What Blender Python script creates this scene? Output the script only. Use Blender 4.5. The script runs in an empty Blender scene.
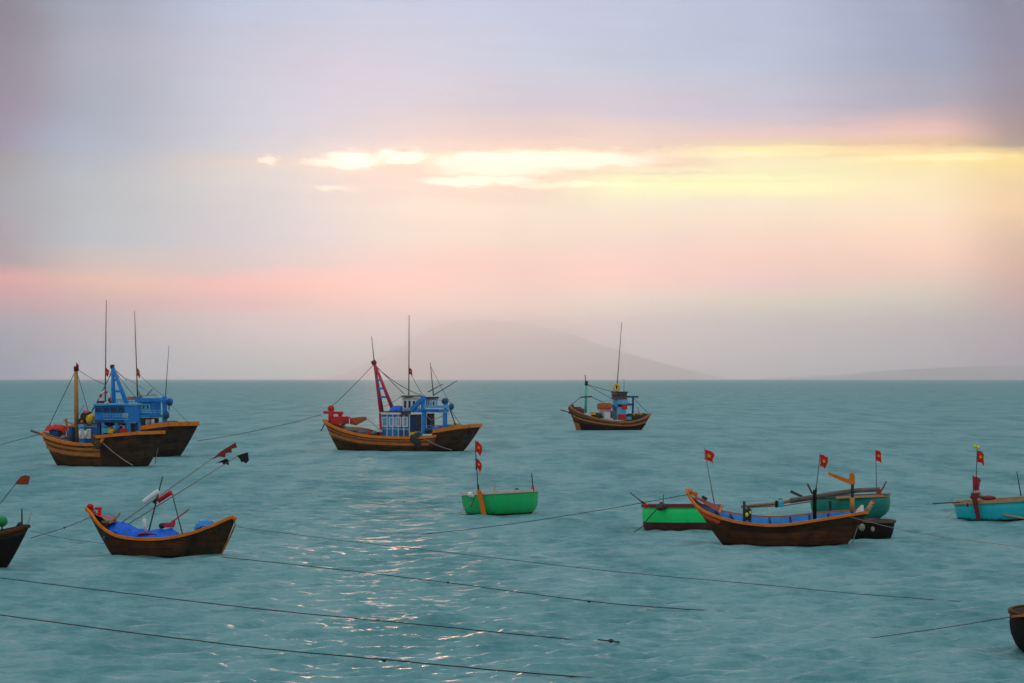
import bpy, bmesh, math, random
import numpy as np
from mathutils import Vector, Matrix

R = math.radians
random.seed(7)
SC = bpy.context.scene
COL = SC.collection

# ------------------------------------------------------------------ camera
F = 2600.0            # focal length in picture widths/1024
HOR = 379.0           # row of the sea horizon
CAMZ = 6.2
cam_d = bpy.data.cameras.new('camera')
cam = bpy.data.objects.new('camera', cam_d)
COL.objects.link(cam)
cam.location = (0, 0, CAMZ)
cam.rotation_euler = (R(90), 0, 0)
cam_d.sensor_width = 36.0
cam_d.lens = F / 1024 * 36.0
cam_d.shift_y = (HOR - 341.5) / 1024
cam_d.clip_start = 0.5
cam_d.clip_end = 400000
SC.camera = cam

SC.view_settings.view_transform = 'Standard'
SC.view_settings.look = 'None'
SC.view_settings.exposure = 0.0
SC.view_settings.gamma = 1.0
SC.view_settings.use_curve_mapping = False
SC.cycles.use_denoising = True
SC.cycles.max_bounces = 12
SC.cycles.volume_bounces = 6
SC.cycles.sample_clamp_indirect = 6

# ------------------------------------------------------------------ sun
SUN_EL, SUN_AZ = 4.9, -2.5          # degrees; azimuth from +Y, negative = left
sun_d = bpy.data.lights.new('sun', 'SUN')
sun_d.energy = 0.092
sun_d.color = (1.0, 0.50, 0.29)
sun_d.angle = R(0.6)
sun = bpy.data.objects.new('sun', sun_d)
COL.objects.link(sun)
sdir = Vector((math.sin(R(SUN_AZ)) * math.cos(R(SUN_EL)), math.cos(R(SUN_AZ)) * math.cos(R(SUN_EL)), math.sin(R(SUN_EL))))
sun.rotation_euler = sdir.to_track_quat('Z', 'Y').to_euler()

# ------------------------------------------------------------------ world: cloudy evening sky by direction
SKY_X = [0, 100, 255, 512, 640, 768, 920, 1010]
SKY_Y = [0, 60, 110, 135, 150, 165, 185, 210, 240, 265, 285, 310, 330, 350, 372]
#SKYTABLE-BEGIN
SKY = {
 0: [(0.089, 0.0862, 0.1477), (0.1067, 0.1243, 0.1853), (0.1067, 0.1067, 0.2716), (0.1067, 0.1147, 0.2817), (0.1164, 0.1197, 0.3734), (0.1317, 0.1825, 0.1661), (0.1371, 0.2826, 0.3233), (0.1371, 0.3268, 0.4164), (0.1353, 0.1543, 0.2432), (0.3008, 0.1265, 0.1164), (4.0, 0.4875, 0.1099), (4.0, 0.1282, 0.1115), (0.1335, 0.118, 0.1335), (0.1006, 0.1099, 0.2667), (0.0834, 0.1067, 3.1454)],
 100: [(0.1998, 0.3181, 0.4679), (0.2791, 0.3893, 0.5685), (0.1444, 0.364, 0.5635), (0.152, 0.3913, 0.6503), (0.1637, 0.4559, 0.6924), (0.2203, 0.5134, 0.7192), (0.2951, 0.6155, 0.7158), (0.2578, 0.6833, 0.7716), (0.2536, 0.8617, 1.028), (1.5558, 1.1492, 0.7858), (4.0, 1.3895, 0.15), (4.0, 0.5899, 0.1407), (3.6406, 1.732, 1.0834), (1.0036, 2.3793, 2.8623), (3.9331, 4.0, 4.0)],
 255: [(0.3292, 0.5654, 0.8354), (0.3745, 0.5478, 0.8031), (0.3025, 0.5965, 0.8716), (0.2757, 0.6051, 0.8372), (0.3484, 0.6522, 0.8068), (0.6336, 0.7265, 0.6197), (0.4791, 0.8042, 0.8246), (0.2403, 0.7089, 0.8908), (0.2354, 0.7357, 1.0597), (0.7131, 0.7549, 0.8569), (4.0, 0.5249, 0.2016), (4.0, 0.2829, 0.1823), (4.0, 4.0, 4.0), (1.2609, 4.0, 4.0), (0.6609, 4.0, 4.0)],
 512: [(0.3558, 0.5703, 0.9206), (0.262, 0.5501, 0.8457), (0.3066, 0.4531, 0.6768), (0.6047, 0.5284, 0.5319), (0.85, 0.62, 0.46), (0.85, 0.62, 0.46), (0.85, 0.62, 0.46), (1.0137, 1.1026, 0.694), (0.8849, 0.9884, 0.6041), (1.5838, 0.6349, 0.4411), (2.3094, 0.8483, 0.5812), (4.0, 2.4233, 1.5813), (0.8, 0.72, 0.7), (0.8, 0.72, 0.7), (0.8, 0.72, 0.7)],
 640: [(0.3823, 0.5602, 0.8505), (0.306, 0.5483, 0.8248), (0.5449, 0.5828, 0.7864), (1.0232, 0.7423, 0.6082), (0.85, 0.65, 0.45), (0.85, 0.65, 0.45), (1.3273, 1.7672, 0.611), (1.634, 1.4936, 0.8851), (1.8347, 1.3135, 0.9467), (2.8999, 1.2642, 0.9516), (4.0, 1.5692, 0.9962), (4.0, 3.8993, 2.4285), (4.0, 3.3994, 2.8969), (4.0, 4.0, 4.0), (4.0, 4.0, 4.0)],
 768: [(0.407, 0.5392, 0.836), (0.3517, 0.5641, 0.8496), (0.535, 0.5747, 0.8187), (1.1904, 0.7365, 0.6047), (1.3675, 1.1668, 0.2449), (1.6017, 1.4329, 0.6353), (1.6865, 1.9458, 0.5939), (1.9976, 1.6471, 0.9941), (2.415, 1.483, 0.9039), (3.2142, 1.4573, 0.9527), (4.0, 1.9262, 1.5576), (4.0, 3.8863, 1.8788), (4.0, 4.0, 4.0), (4.0, 4.0, 4.0), (4.0, 4.0, 4.0)],
 920: [(0.2725, 0.3492, 0.585), (0.1692, 0.3242, 0.6082), (0.3306, 0.3481, 0.5604), (1.4103, 0.7102, 0.5451), (1.3255, 0.7778, 0.1407), (1.9826, 1.6189, 0.4414), (2.0646, 1.7117, 0.7363), (2.5079, 1.8605, 0.9758), (3.4472, 1.904, 1.0969), (4.0, 2.0216, 1.1859), (4.0, 2.6319, 1.4834), (4.0, 4.0, 2.3299), (4.0, 4.0, 3.2017), (4.0, 4.0, 4.0), (4.0, 4.0, 4.0)],
 1010: [(0.1045, 0.1516, 0.2997), (0.1067, 0.1295, 0.3257), (0.123, 0.1036, 0.2329), (0.2929, 0.1131, 0.1006), (0.3788, 0.2137, 0.1099), (2.0627, 1.4581, 0.1627), (1.9403, 1.2668, 0.3346), (2.3971, 1.383, 0.3926), (1.9669, 1.0859, 0.41), (2.2601, 0.8547, 0.1753), (2.7735, 0.7776, 0.1554), (3.5131, 0.5559, 0.1371), (1.7294, 0.4861, 0.1407), (1.4147, 0.3943, 0.5775), (3.6227, 0.6618, 4.0)],
}
#SKYTABLE-END
SKY_TARGET = {
 0:    [(138,136,150),(150,146,155),(150,150,165),(150,155,172),(156,158,170),(165,165,168),(168,169,173),(168,170,175),(167,168,172),(192,162,156),(222,170,152),(207,163,153),(166,157,166),(146,152,170),(134,150,172)],
 100:  [(165,168,182),(176,176,190),(172,178,190),(176,182,196),(182,186,197),(188,189,196),(192,192,195),(193,193,195),(195,194,196),(212,192,186),(240,190,175),(226,180,170),(192,178,180),(179,177,183),(165,170,186)],
 255:  [(192,200,218),(208,203,216),(212,208,218),(215,210,216),(222,212,212),(238,219,207),(226,216,211),(216,212,211),(214,209,209),(232,206,201),(250,200,190),(238,197,191),(216,200,204),(201,200,209),(188,197,212)],
 512:  [(198,202,222),(208,208,222),(222,206,210),(240,212,202),(253,226,196),(255,244,208),(255,243,205),(253,230,208),(248,222,203),(252,213,199),(249,211,198),(238,207,196),(222,203,197),(209,199,197),(204,200,207)],
 640:  [(192,198,218),(198,202,218),(216,204,212),(240,212,200),(254,240,192),(255,250,205),(255,252,205),(253,232,208),(250,220,204),(252,213,200),(248,211,198),(238,207,197),(226,203,198),(213,199,199),(198,194,200)],
 768:  [(184,191,212),(190,196,214),(208,198,209),(236,206,196),(255,240,188),(254,240,196),(255,251,198),(253,230,205),(250,216,197),(246,209,195),(239,205,195),(228,201,192),(216,198,193),(205,195,198),(196,194,208)],
 920:  [(162,166,187),(166,170,190),(198,180,186),(235,198,180),(252,224,170),(255,236,180),(254,234,192),(254,228,198),(252,216,194),(243,208,190),(234,204,189),(222,196,187),(212,191,186),(204,187,187),(186,176,186)],
 1010: [(140,142,160),(150,148,165),(160,148,158),(186,154,146),(241,205,152),(252,224,163),(247,217,171),(244,211,174),(232,198,175),(224,189,171),(216,184,170),(203,176,168),(192,172,170),(184,168,174),(171,163,177)],
}
def lin(c):
    c = c / 255.0
    return c / 12.92 if c <= 0.04045 else ((c + 0.055) / 1.055) ** 2.4
if SKY is None:
    SKY = {x: [tuple(lin(c) for c in p) for p in SKY_TARGET[x]] for x in SKY_X}

world = bpy.data.worlds.new('World')
SC.world = world
world.use_nodes = True
NT = world.node_tree
NT.nodes.clear()

class G:
    """tiny node-graph helper"""
    def __init__(s, nt): s.nt = nt
    def n(s, t, **k):
        o = s.nt.nodes.new(t)
        for a, b in k.items(): setattr(o, a, b)
        return o
    def put(s, sock, v):
        if isinstance(v, bpy.types.NodeSocket): s.nt.links.new(v, sock)
        else: sock.default_value = v
    def m(s, op, a, b=0.0, c=0.0, clamp=False):
        o = s.n('ShaderNodeMath', operation=op, use_clamp=clamp)
        s.put(o.inputs[0], a); s.put(o.inputs[1], b)
        if len(o.inputs) > 2: s.put(o.inputs[2], c)
        return o.outputs[0]
    def v(s, op, a, b=(0, 0, 0), scale=None):
        o = s.n('ShaderNodeVectorMath', operation=op)
        s.put(o.inputs[0], a)
        if scale is not None: s.put(o.inputs['Scale'], scale)
        else: s.put(o.inputs[1], b)
        return o.outputs['Value'] if op in ('LENGTH', 'DOT_PRODUCT') else o.outputs[0]
    def mix(s, f, a, b, blend='MIX'):
        o = s.n('ShaderNodeMix', data_type='RGBA', blend_type=blend)
        s.put(o.inputs[0], f); s.put(o.inputs[6], a); s.put(o.inputs[7], b)
        return o.outputs[2]
    def rng(s, v, a, b, c=0.0, d=1.0, smooth=True):
        o = s.n('ShaderNodeMapRange', interpolation_type='SMOOTHSTEP' if smooth else 'LINEAR')
        s.put(o.inputs[0], v)
        for i, q in enumerate((a, b, c, d)): s.put(o.inputs[i + 1], q)
        return o.outputs[0]
    def xyz(s, x, y, z=0.0):
        o = s.n('ShaderNodeCombineXYZ')
        for i, q in enumerate((x, y, z)): s.put(o.inputs[i], q)
        return o.outputs[0]
    def noise(s, vec, scale, detail=3, rough=.5, dist=0.0):
        o = s.n('ShaderNodeTexNoise')
        s.put(o.inputs['Vector'], vec); s.put(o.inputs['Scale'], scale)
        s.put(o.inputs['Detail'], detail); s.put(o.inputs['Roughness'], rough); s.put(o.inputs['Distortion'], dist)
        return o
def rgba(c): return (c[0], c[1], c[2], 1.0)

g = G(NT)
tc = g.n('ShaderNodeTexCoord').outputs['Generated']
dirn = g.v('NORMALIZE', tc)
sep = g.n('ShaderNodeSeparateXYZ'); g.put(sep.inputs[0], dirn)
dx, dy, dz = sep.outputs
hyp = g.m('SQRT', g.m('ADD', g.m('MULTIPLY', dx, dx), g.m('MULTIPLY', dy, dy)))
el = g.m('MULTIPLY', g.m('DIVIDE', dz, g.m('MAXIMUM', hyp, 0.001)), F)      # elevation in units of 1/2600 rad
az = g.m('ARCTAN2', dx, dy)                                                   # radians from +Y
azu = g.m('MULTIPLY', az, F)
# soft streaky distortion of the cloud layers
q1 = g.noise(g.xyz(g.m('MULTIPLY', azu, .0035), g.m('MULTIPLY', el, .022)), 1.0, 4, .55)
q2 = g.noise(g.xyz(g.m('MULTIPLY', azu, .016), g.m('MULTIPLY', el, .075), 3.7), 1.0, 5, .6)
q3 = g.noise(g.xyz(g.m('MULTIPLY', azu, .0022), g.m('MULTIPLY', el, .006), 9.1), 1.0, 4, .55)
q4 = g.noise(g.xyz(g.m('MULTIPLY', azu, .0075), g.m('MULTIPLY', g.m('ADD', el, g.m('MULTIPLY', azu, .03)), .075), 5.2), 1.0, 6, .62)
d1 = g.m('SUBTRACT', q1.outputs[0], .5); d2 = g.m('SUBTRACT', q2.outputs[0], .5)
eld = g.m('ADD', el, g.m('ADD', g.m('MULTIPLY', d1, 34.0), g.m('MULTIPLY', d2, 8.0)))
azd = g.m('ADD', azu, g.m('MULTIPLY', g.m('SUBTRACT', q3.outputs[0], .5), 120.0))
fac = g.m('DIVIDE', eld, 380.0, clamp=True)
cols = []
for x in SKY_X:
    rp = g.n('ShaderNodeValToRGB')
    rp.color_ramp.interpolation = 'LINEAR'
    el_ = rp.color_ramp.elements
    pts = sorted([((HOR - y) / 380.0, c) for y, c in zip(SKY_Y, SKY[x])])
    while len(el_) > 1: el_.remove(el_[0])
    el_[0].position = pts[0][0]; el_[0].color = rgba(pts[0][1])
    for p, c in pts[1:]:
        e = el_.new(p); e.color = rgba(c)
    g.put(rp.inputs[0], fac)
    cols.append(rp.outputs[0])
cur = cols[0]
for i in range(1, len(SKY_X)):
    f_ = g.rng(azd, SKY_X[i - 1] - 512, SKY_X[i] - 512)
    cur = g.mix(f_, cur, cols[i])
# faint mottling of the cloud deck
mot = g.m('ADD', g.m('MULTIPLY', g.m('SUBTRACT', q3.outputs[0], .5), .22), g.m('ADD', g.m('MULTIPLY', d2, .13), g.m('MULTIPLY', g.m('SUBTRACT', q4.outputs[0], .5), .20)))
cur = g.v('SCALE', cur, scale=g.m('ADD', 1.0, mot))
# gaps in the cloud where the low sun burns through
w1 = g.noise(g.xyz(g.m('MULTIPLY', azu, .05), g.m('MULTIPLY', el, .17), 1.3), 1.0, 5, .68)
wu = g.m('ADD', azu, g.m('MULTIPLY', g.m('SUBTRACT', w1.outputs[0], .5), 46.0))
wsep = g.n('ShaderNodeSeparateColor'); g.put(wsep.inputs[0], w1.outputs['Color'])
wv = g.m('ADD', el, g.m('MULTIPLY', g.m('SUBTRACT', wsep.outputs[1], .5), 17.0))
mask = None
for (px, py, a, b, k) in [(271,161,6,3.5,.7),(326,162,20,5,.7),(352,161,26,8.5,1),(402,157,24,6.5,1),(332,188,15,2.2,.7),
                          (455,165,22,4.5,.7),(545,160,112,9.5,1),(500,170,62,7,.8),(482,181,54,4.5,1),(560,185,80,3.0,.65),
                          (545,236,26,1.6,.12),(600,157,70,5,.7),(700,155,120,2.6,.5),(800,150,150,3.2,.42),(960,160,100,3.4,.5),(860,153,120,1.6,.4),(740,190,150,7,.20),(690,178,130,2.2,.35),(640,170,90,2.0,.4)]:
    uu = g.m('DIVIDE', g.m('SUBTRACT', wu, px - 512.0), a)
    vv = g.m('DIVIDE', g.m('SUBTRACT', wv, HOR - py), b)
    rr = g.m('ADD', g.m('MULTIPLY', uu, uu), g.m('MULTIPLY', vv, vv))
    mk = g.rng(rr, 2.1, .1, 0.0, k)
    mask = mk if mask is None else g.m('MAXIMUM', mask, mk)
    if k >= .6:
        m2 = g.rng(rr, 9.0, .2, 0.0, k * .42)
        halo = m2 if px == 271 else g.m('MAXIMUM', halo, m2)
#GAPGAIN
glow = g.mix(g.rng(mask, .35, .8), (1.1, .72, .28, 1), (1.25, 1.10, .80, 1))
cur = g.v('ADD', cur, g.v('SCALE', glow, scale=mask))
cur = g.v('ADD', cur, g.v('SCALE', (.50, .30, .11), scale=halo))
# upper sky, sides and behind: grey-blue overcast
UPPER = (.20, .285, .335)
BEHIND = (.50, .52, .56)
upn = g.noise(g.v('MULTIPLY', dirn, (3, 3, 7)), 1.0, 5, .6)
upc = g.v('SCALE', UPPER, scale=g.m('ADD', .75, g.m('MULTIPLY', upn.outputs[0], .5)))
cur = g.mix(g.rng(el, 360.0, 900.0), cur, upc)
ZENITH = (1.05, 1.02, 1.06)
cur = g.mix(g.rng(el, 1300.0, 3200.0), cur, g.v('SCALE', ZENITH, scale=g.m('ADD', .75, g.m('MULTIPLY', upn.outputs[0], .5))))
bhc = g.v('SCALE', BEHIND, scale=g.m('ADD', .75, g.m('MULTIPLY', upn.outputs[0], .5)))
cur = g.mix(g.m('MULTIPLY', g.rng(g.m('ABSOLUTE', az), .35, 1.5), g.rng(el, 1300.0, 3200.0, 1.0, 0.0)), cur, bhc)
sky = g.n('ShaderNodeTexSky', sky_type='NISHITA')
sky.sun_disc = False
sky.sun_elevation = R(SUN_EL)
sky.sun_rotation = R(SUN_AZ)
sky.air_density = 1.5; sky.dust_density = 3.0
bg1 = g.n('ShaderNodeBackground'); g.put(bg1.inputs[0], sky.outputs[0]); bg1.inputs[1].default_value = 0.08
bg2 = g.n('ShaderNodeBackground'); g.put(bg2.inputs[0], cur); bg2.inputs[1].default_value = 1.0
mx = g.n('ShaderNodeMixShader')
g.put(mx.inputs[0], g.rng(el, 500.0, 1600.0, 1.0, .82))
NT.links.new(bg1.outputs[0], mx.inputs[1]); NT.links.new(bg2.outputs[0], mx.inputs[2])
wo = g.n('ShaderNodeOutputWorld'); NT.links.new(mx.outputs[0], wo.inputs[0])
world.cycles.sampling_method = 'MANUAL'
world.cycles.sample_map_resolution = 2048

# ------------------------------------------------------------------ helpers
def tag(o, label=None, cat=None, group=None, kind=None):
    if label: o['label'] = label
    if cat: o['category'] = cat
    if group: o['group'] = group
    if kind: o['kind'] = kind
    return o

MATS = {}
def paint(name, col, rough=.55, wear=None, amt=.35, scale=2.5, seams=0.0, spec=.3, streak=1.0, slime=0.0):
    """painted / weathered surface: base colour broken by worn patches, streaks and optional plank seams"""
    if name in MATS: return MATS[name]
    m = bpy.data.materials.new(name); m.use_nodes = True
    h = G(m.node_tree)
    b = m.node_tree.nodes['Principled BSDF']
    oc = h.n('ShaderNodeTexCoord').outputs['Object']
    wear = wear or tuple(c * .55 for c in col)
    n1 = h.noise(h.v('MULTIPLY', oc, (1.0, 1.0, 1.0 + streak)), scale, 6, .65)
    n2 = h.noise(h.v('MULTIPLY', oc, (3.5, 3.5, .7)), scale, 4, .6)
    f = h.m('MULTIPLY', h.rng(n1.outputs[0], .42, .70), amt)
    c = h.mix(f, rgba(col), rgba(wear))
    f2 = h.m('MULTIPLY', h.rng(n2.outputs[0], .45, .75), amt * .6)
    c = h.mix(f2, c, rgba(tuple(x * .6 for x in wear)))
    n3 = h.noise(h.v('MULTIPLY', oc, (5.0, 5.0, 9.0)), scale, 5, .7)
    c = h.mix(h.m('MULTIPLY', h.rng(n3.outputs[0], .56, .66), .45 * min(1, amt * 1.6)), c, rgba(tuple(min(1, x * .35 + .01) for x in col)))
    c = h.mix(h.m('MULTIPLY', h.rng(n3.outputs[0], .40, .32), .30 * min(1, amt * 1.6)), c, rgba(tuple(min(1, x * 1.5 + .03) for x in col)))
    if slime:                       # weed and scum left along the waterline
        sz = h.n('ShaderNodeSeparateXYZ'); h.put(sz.inputs[0], oc)
        wob = h.m('ADD', sz.outputs[2], h.m('MULTIPLY', h.m('SUBTRACT', n2.outputs[0], .5), slime * 1.6))
        c = h.mix(h.rng(wob, slime, slime * .3, 0.0, .85), c, (.022, .028, .016, 1))
    hgt = n1.outputs[0]
    if seams:
        sp = h.n('ShaderNodeSeparateXYZ'); h.put(sp.inputs[0], oc)
        fr = h.m('FRACT', h.m('ADD', h.m('DIVIDE', sp.outputs[2], seams), h.m('MULTIPLY', h.m('MULTIPLY', sp.outputs[0], sp.outputs[0]), -.03)))
        idx = h.m('FLOOR', h.m('ADD', h.m('DIVIDE', sp.outputs[2], seams), h.m('MULTIPLY', h.m('MULTIPLY', sp.outputs[0], sp.outputs[0]), -.03)))
        wn = h.n('ShaderNodeTexWhiteNoise', noise_dimensions='2D')
        h.put(wn.inputs['Vector'], h.xyz(idx, h.m('FLOOR', h.m('ADD', h.m('MULTIPLY', sp.outputs[0], .38), h.m('MULTIPLY', idx, .37)))))
        gr = h.noise(h.v('MULTIPLY', oc, (.6, 1, 14)), 1.6, 5, .7)
        c = h.v('SCALE', c, scale=h.m('ADD', .45, h.m('ADD', h.m('MULTIPLY', wn.outputs[0], .65), h.m('MULTIPLY', gr.outputs[0], .75))))
        ln = h.rng(h.m('ABSOLUTE', h.m('SUBTRACT', fr, .5)), .42, .49)
        c = h.mix(h.m('MULTIPLY', ln, .6), c, rgba(tuple(x * .3 for x in col)))
        hgt = h.m('SUBTRACT', hgt, h.m('MULTIPLY', ln, .8))
    h.put(b.inputs['Base Color'], c)
    b.inputs['Specular IOR Level'].default_value = spec
    h.put(b.inputs['Roughness'], h.rng(n1.outputs[0], .3, .7, max(rough - .1, .1), min(rough + .15, 1)))
    bp = h.n('ShaderNodeBump'); bp.inputs['Strength'].default_value = .35; bp.inputs['Distance'].default_value = .03
    h.put(bp.inputs['Height'], hgt); h.put(b.inputs['Normal'], bp.outputs[0])
    MATS[name] = m
    return m

def M(k): return MATS[k]
paint('brown_planks', (.092, .032, .012), .75, (.030, .016, .010), .75, 1.6, .28, .12)
paint('warm_planks', (.27, .095, .022), .7, (.07, .03, .012), .8, 1.5, .24, .15)
paint('dark_planks', (.052, .024, .011), .75, (.014, .010, .007), .85, 1.4, .26, .12)
paint('grey_brown', (.13, .10, .075), .8, (.05, .04, .03), .6, 3)
paint('orange_wood', (.52, .15, .018), .6, (.20, .075, .025), .6, 2.2)
paint('orange_rail', (.78, .205, .016), .6, (.42, .11, .015), .45, 2.0, spec=.2)
paint('mast_wood', (.50, .24, .06), .55, (.30, .13, .04), .5, 1.8)
paint('blue', (.008, .235, .68), .5, (.008, .12, .36), .5, 2.0)
paint('dark_blue', (.010, .075, .22), .5, (.006, .03, .09), .6, 2.0)
paint('light_blue', (.11, .46, .74), .5, (.07, .22, .40), .5, 2.0)
paint('tarp_blue', (.003, .15, .80), .45, (.003, .07, .5), .6, 2.5, spec=.2)
paint('white', (.72, .74, .74), .5, (.45, .42, .38), .4, 3)
paint('cream', (.62, .56, .42), .6, (.40, .33, .24), .4, 3)
paint('red', (.62, .016, .012), .6, (.28, .015, .012), .5, 3)
paint('dark_red', (.22, .02, .02), .6, (.10, .012, .012), .5, 3)
paint('crimson', (.50, .03, .07), .5, (.25, .02, .04), .5, 3)
paint('flag_red', (.68, .012, .008), .8, (.50, .015, .01), .4, 6)
paint('flag_maroon', (.24, .03, .025), .8, (.14, .02, .02), .4, 6)
paint('flag_orange', (.30, .045, .022), .8, (.20, .03, .015), .4, 6)
paint('star_yellow', (.80, .42, .04), .6, (.8, .5, .04), .2, 6)
paint('black_cloth', (.014, .013, .014), .85, (.008, .008, .008), .4, 6)
paint('black_metal', (.02, .02, .022), .5, (.04, .025, .02), .4, 4)
paint('bamboo', (.30, .22, .12), .6, (.16, .11, .06), .5, 4)
paint('dark_pole', (.07, .055, .045), .7, (.03, .025, .02), .5, 4)
paint('pole_grey', (.16, .13, .11), .7, (.08, .065, .05), .5, 4)
paint('green_hull', (.006, .50, .135), .45, (.006, .32, .10), .35, 1.8, slime=.16)
paint('bright_green', (.005, .76, .17), .45, (.006, .52, .13), .3, 1.8, slime=.16)
paint('teal_hull', (.008, .22, .17), .5, (.006, .13, .10), .5, 1.6, slime=.16)
paint('turquoise_hull', (.010, .52, .60), .45, (.01, .34, .40), .4, 1.6, slime=.16)
paint('tar', (.014, .010, .008), .7, (.007, .006, .005), .6, 2, spec=.12)
paint('maroon_bottom', (.09, .018, .014), .7, (.03, .01, .009), .6, 2)
paint('tan_rim', (.52, .30, .14), .6, (.32, .17, .08), .5, 3)
paint('pale_rim', (.66, .55, .48), .6, (.45, .33, .26), .5, 3)
paint('yellow', (.80, .48, .02), .5, (.55, .30, .02), .3, 3)
paint('lime', (.62, .75, .04), .5, (.45, .55, .03), .3, 3)
paint('pink', (.75, .18, .28), .6, (.5, .10, .18), .3, 3)
paint('mint', (.08, .55, .36), .5, (.05, .36, .24), .4, 3)
paint('foam_white', (.80, .80, .80), .7, (.6, .58, .54), .3, 4)
paint('net', (.035, .045, .038), .9, (.015, .02, .017), .7, 9)
paint('net_brown', (.09, .065, .045), .9, (.03, .022, .018), .7, 9)
paint('rope_dark', (.050, .048, .045), .85, (.015, .013, .012), .6, 8)
paint('rope_pale', (.34, .29, .23), .9, (.18, .15, .12), .5, 8)
paint('glass_dark', (.012, .016, .02), .12, (.02, .02, .025), .3, 3, spec=.6)
paint('buoy_green', (.015, .26, .07), .5, (.01, .16, .05), .4, 3)
paint('cyan_plastic', (.05, .45, .62), .4, (.03, .3, .45), .3, 3)

class MB:
    """collects shapes into one mesh object"""
    def __init__(s): s.bm = bmesh.new(); s.mi = 0
    def mark(s, f): f.material_index = s.mi
    def box(s, c, size, rot=None, bev=.015):
        r = bmesh.ops.create_cube(s.bm, size=1.0)
        mt = Matrix.Translation(Vector(c)) @ (rot.to_4x4() if rot is not None else Matrix.Identity(4)) @ Matrix.Diagonal((*size, 1))
        bmesh.ops.transform(s.bm, matrix=mt, verts=r['verts'])
        es = list({e for v in r['verts'] for e in v.link_edges})
        for f in {f for v in r['verts'] for f in v.link_faces}: s.mark(f)
        if bev and min(size) > bev * 3:
            bmesh.ops.bevel(s.bm, geom=es, offset=bev, segments=1, affect='EDGES')
        return s
    def bar(s, a, b, w, h):
        a, b = Vector(a), Vector(b); d = b - a
        q = d.to_track_quat('X', 'Z').to_matrix()
        return s.box((a + b) / 2, (d.length, w, h), q)
    def tube(s, pts, r, n=8, r1=None):
        pts = [Vector(p) for p in pts]; rings = []
        r1 = r if r1 is None else r1
        L_ = len(pts)
        for i, p in enumerate(pts):
            t = (pts[min(i + 1, L_ - 1)] - pts[max(i - 1, 0)]).normalized()
            a = Vector((0, 1, 0)) if abs(t.y) < .9 else Vector((1, 0, 0))
            u = t.cross(a).normalized(); w = t.cross(u).normalized()
            rr = r + (r1 - r) * i / max(1, L_ - 1)
            rings.append([s.bm.verts.new(p + (u * math.cos(2 * math.pi * k / n) + w * math.sin(2 * math.pi * k / n)) * rr) for k in range(n)])
        for A, B in zip(rings, rings[1:]):
            for k in range(n):
                f = s.bm.faces.new((A[k], A[(k + 1) % n], B[(k + 1) % n], B[k])); f.smooth = True; s.mark(f)
        for A in (rings[0], list(reversed(rings[-1]))):
            try: s.mark(s.bm.faces.new(A))
            except ValueError: pass
        return s
    def ribbon(s, pts, w, h, side=None):
        """rectangular section swept along a line: w across (horizontal), h tall"""
        pts = [Vector(p) for p in pts]; rings = []; L_ = len(pts)
        for i, p in enumerate(pts):
            t = (pts[min(i + 1, L_ - 1)] - pts[max(i - 1, 0)]).normalized()
            u = Vector((-t.y, t.x, 0))
            if u.length < 1e-4: u = Vector((0, 1, 0))
            u.normalize(); z = Vector((0, 0, 1))
            rings.append([s.bm.verts.new(p + u * (w / 2 * a) + z * (h / 2 * b)) for a, b in ((-1, -1), (1, -1), (1, 1), (-1, 1))])
        for A, B in zip(rings, rings[1:]):
            for k in range(4):
                s.mark(s.bm.faces.new((A[k], A[(k + 1) % 4], B[(k + 1) % 4], B[k])))
        s.mark(s.bm.faces.new(rings[0])); s.mark(s.bm.faces.new(list(reversed(rings[-1]))))
        return s
    def ell(s, c, r, seg=14, rings=8, noise=0.0, seed=0):
        q = bmesh.ops.create_uvsphere(s.bm, u_segments=seg, v_segments=rings, radius=1)
        rnd = random.Random(seed)
        for v in q['verts']:
            k = 1 + noise * (rnd.random() - .5)
            v.co = Vector((c[0] + v.co.x * r[0] * k, c[1] + v.co.y * r[1] * k, c[2] + v.co.z * r[2] * k))
        for f in {f for v in q['verts'] for f in v.link_faces}: f.smooth = True; s.mark(f)
        return s
    def grid(s, P, flip=False):
        V = [[s.bm.verts.new(p) for p in row] for row in P]
        for A, B in zip(V, V[1:]):
            for k in range(len(A) - 1):
                f = s.bm.faces.new((A[k], A[k + 1], B[k + 1], B[k])); f.smooth = True; s.mark(f)
        return V
    def poly(s, pts, n, th):
        """extruded flat polygon: pts, thickness vector n*th"""
        n = Vector(n) * th
        A = [s.bm.verts.new(Vector(p) - n / 2) for p in pts]; B = [s.bm.verts.new(Vector(p) + n / 2) for p in pts]
        s.mark(s.bm.faces.new(A)); s.mark(s.bm.faces.new(list(reversed(B))))
        for k in range(len(A)):
            j = (k + 1) % len(A); s.mark(s.bm.faces.new((A[k], B[k], B[j], A[j])))
        return s
    def torus(s, c, R_, r, nrm=(0, -1, 0), seg=24, sub=8, matfn=None):
        q = Vector(nrm).to_track_quat('Z', 'Y').to_matrix(); V = []
        for i in range(seg):
            a = 2 * math.pi * i / seg
            V.append([s.bm.verts.new(Vector(c) + q @ Vector(((R_ + r * math.cos(b)) * math.cos(a), (R_ + r * math.cos(b)) * math.sin(a), r * math.sin(b))))
                      for b in [2 * math.pi * k / sub for k in range(sub)]])
        for i in range(seg):
            A, B = V[i], V[(i + 1) % seg]
            for k in range(sub):
                f = s.bm.faces.new((A[k], A[(k + 1) % sub], B[(k + 1) % sub], B[k])); f.smooth = True
                f.material_index = matfn(i / seg) if matfn else s.mi
        return s
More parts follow.
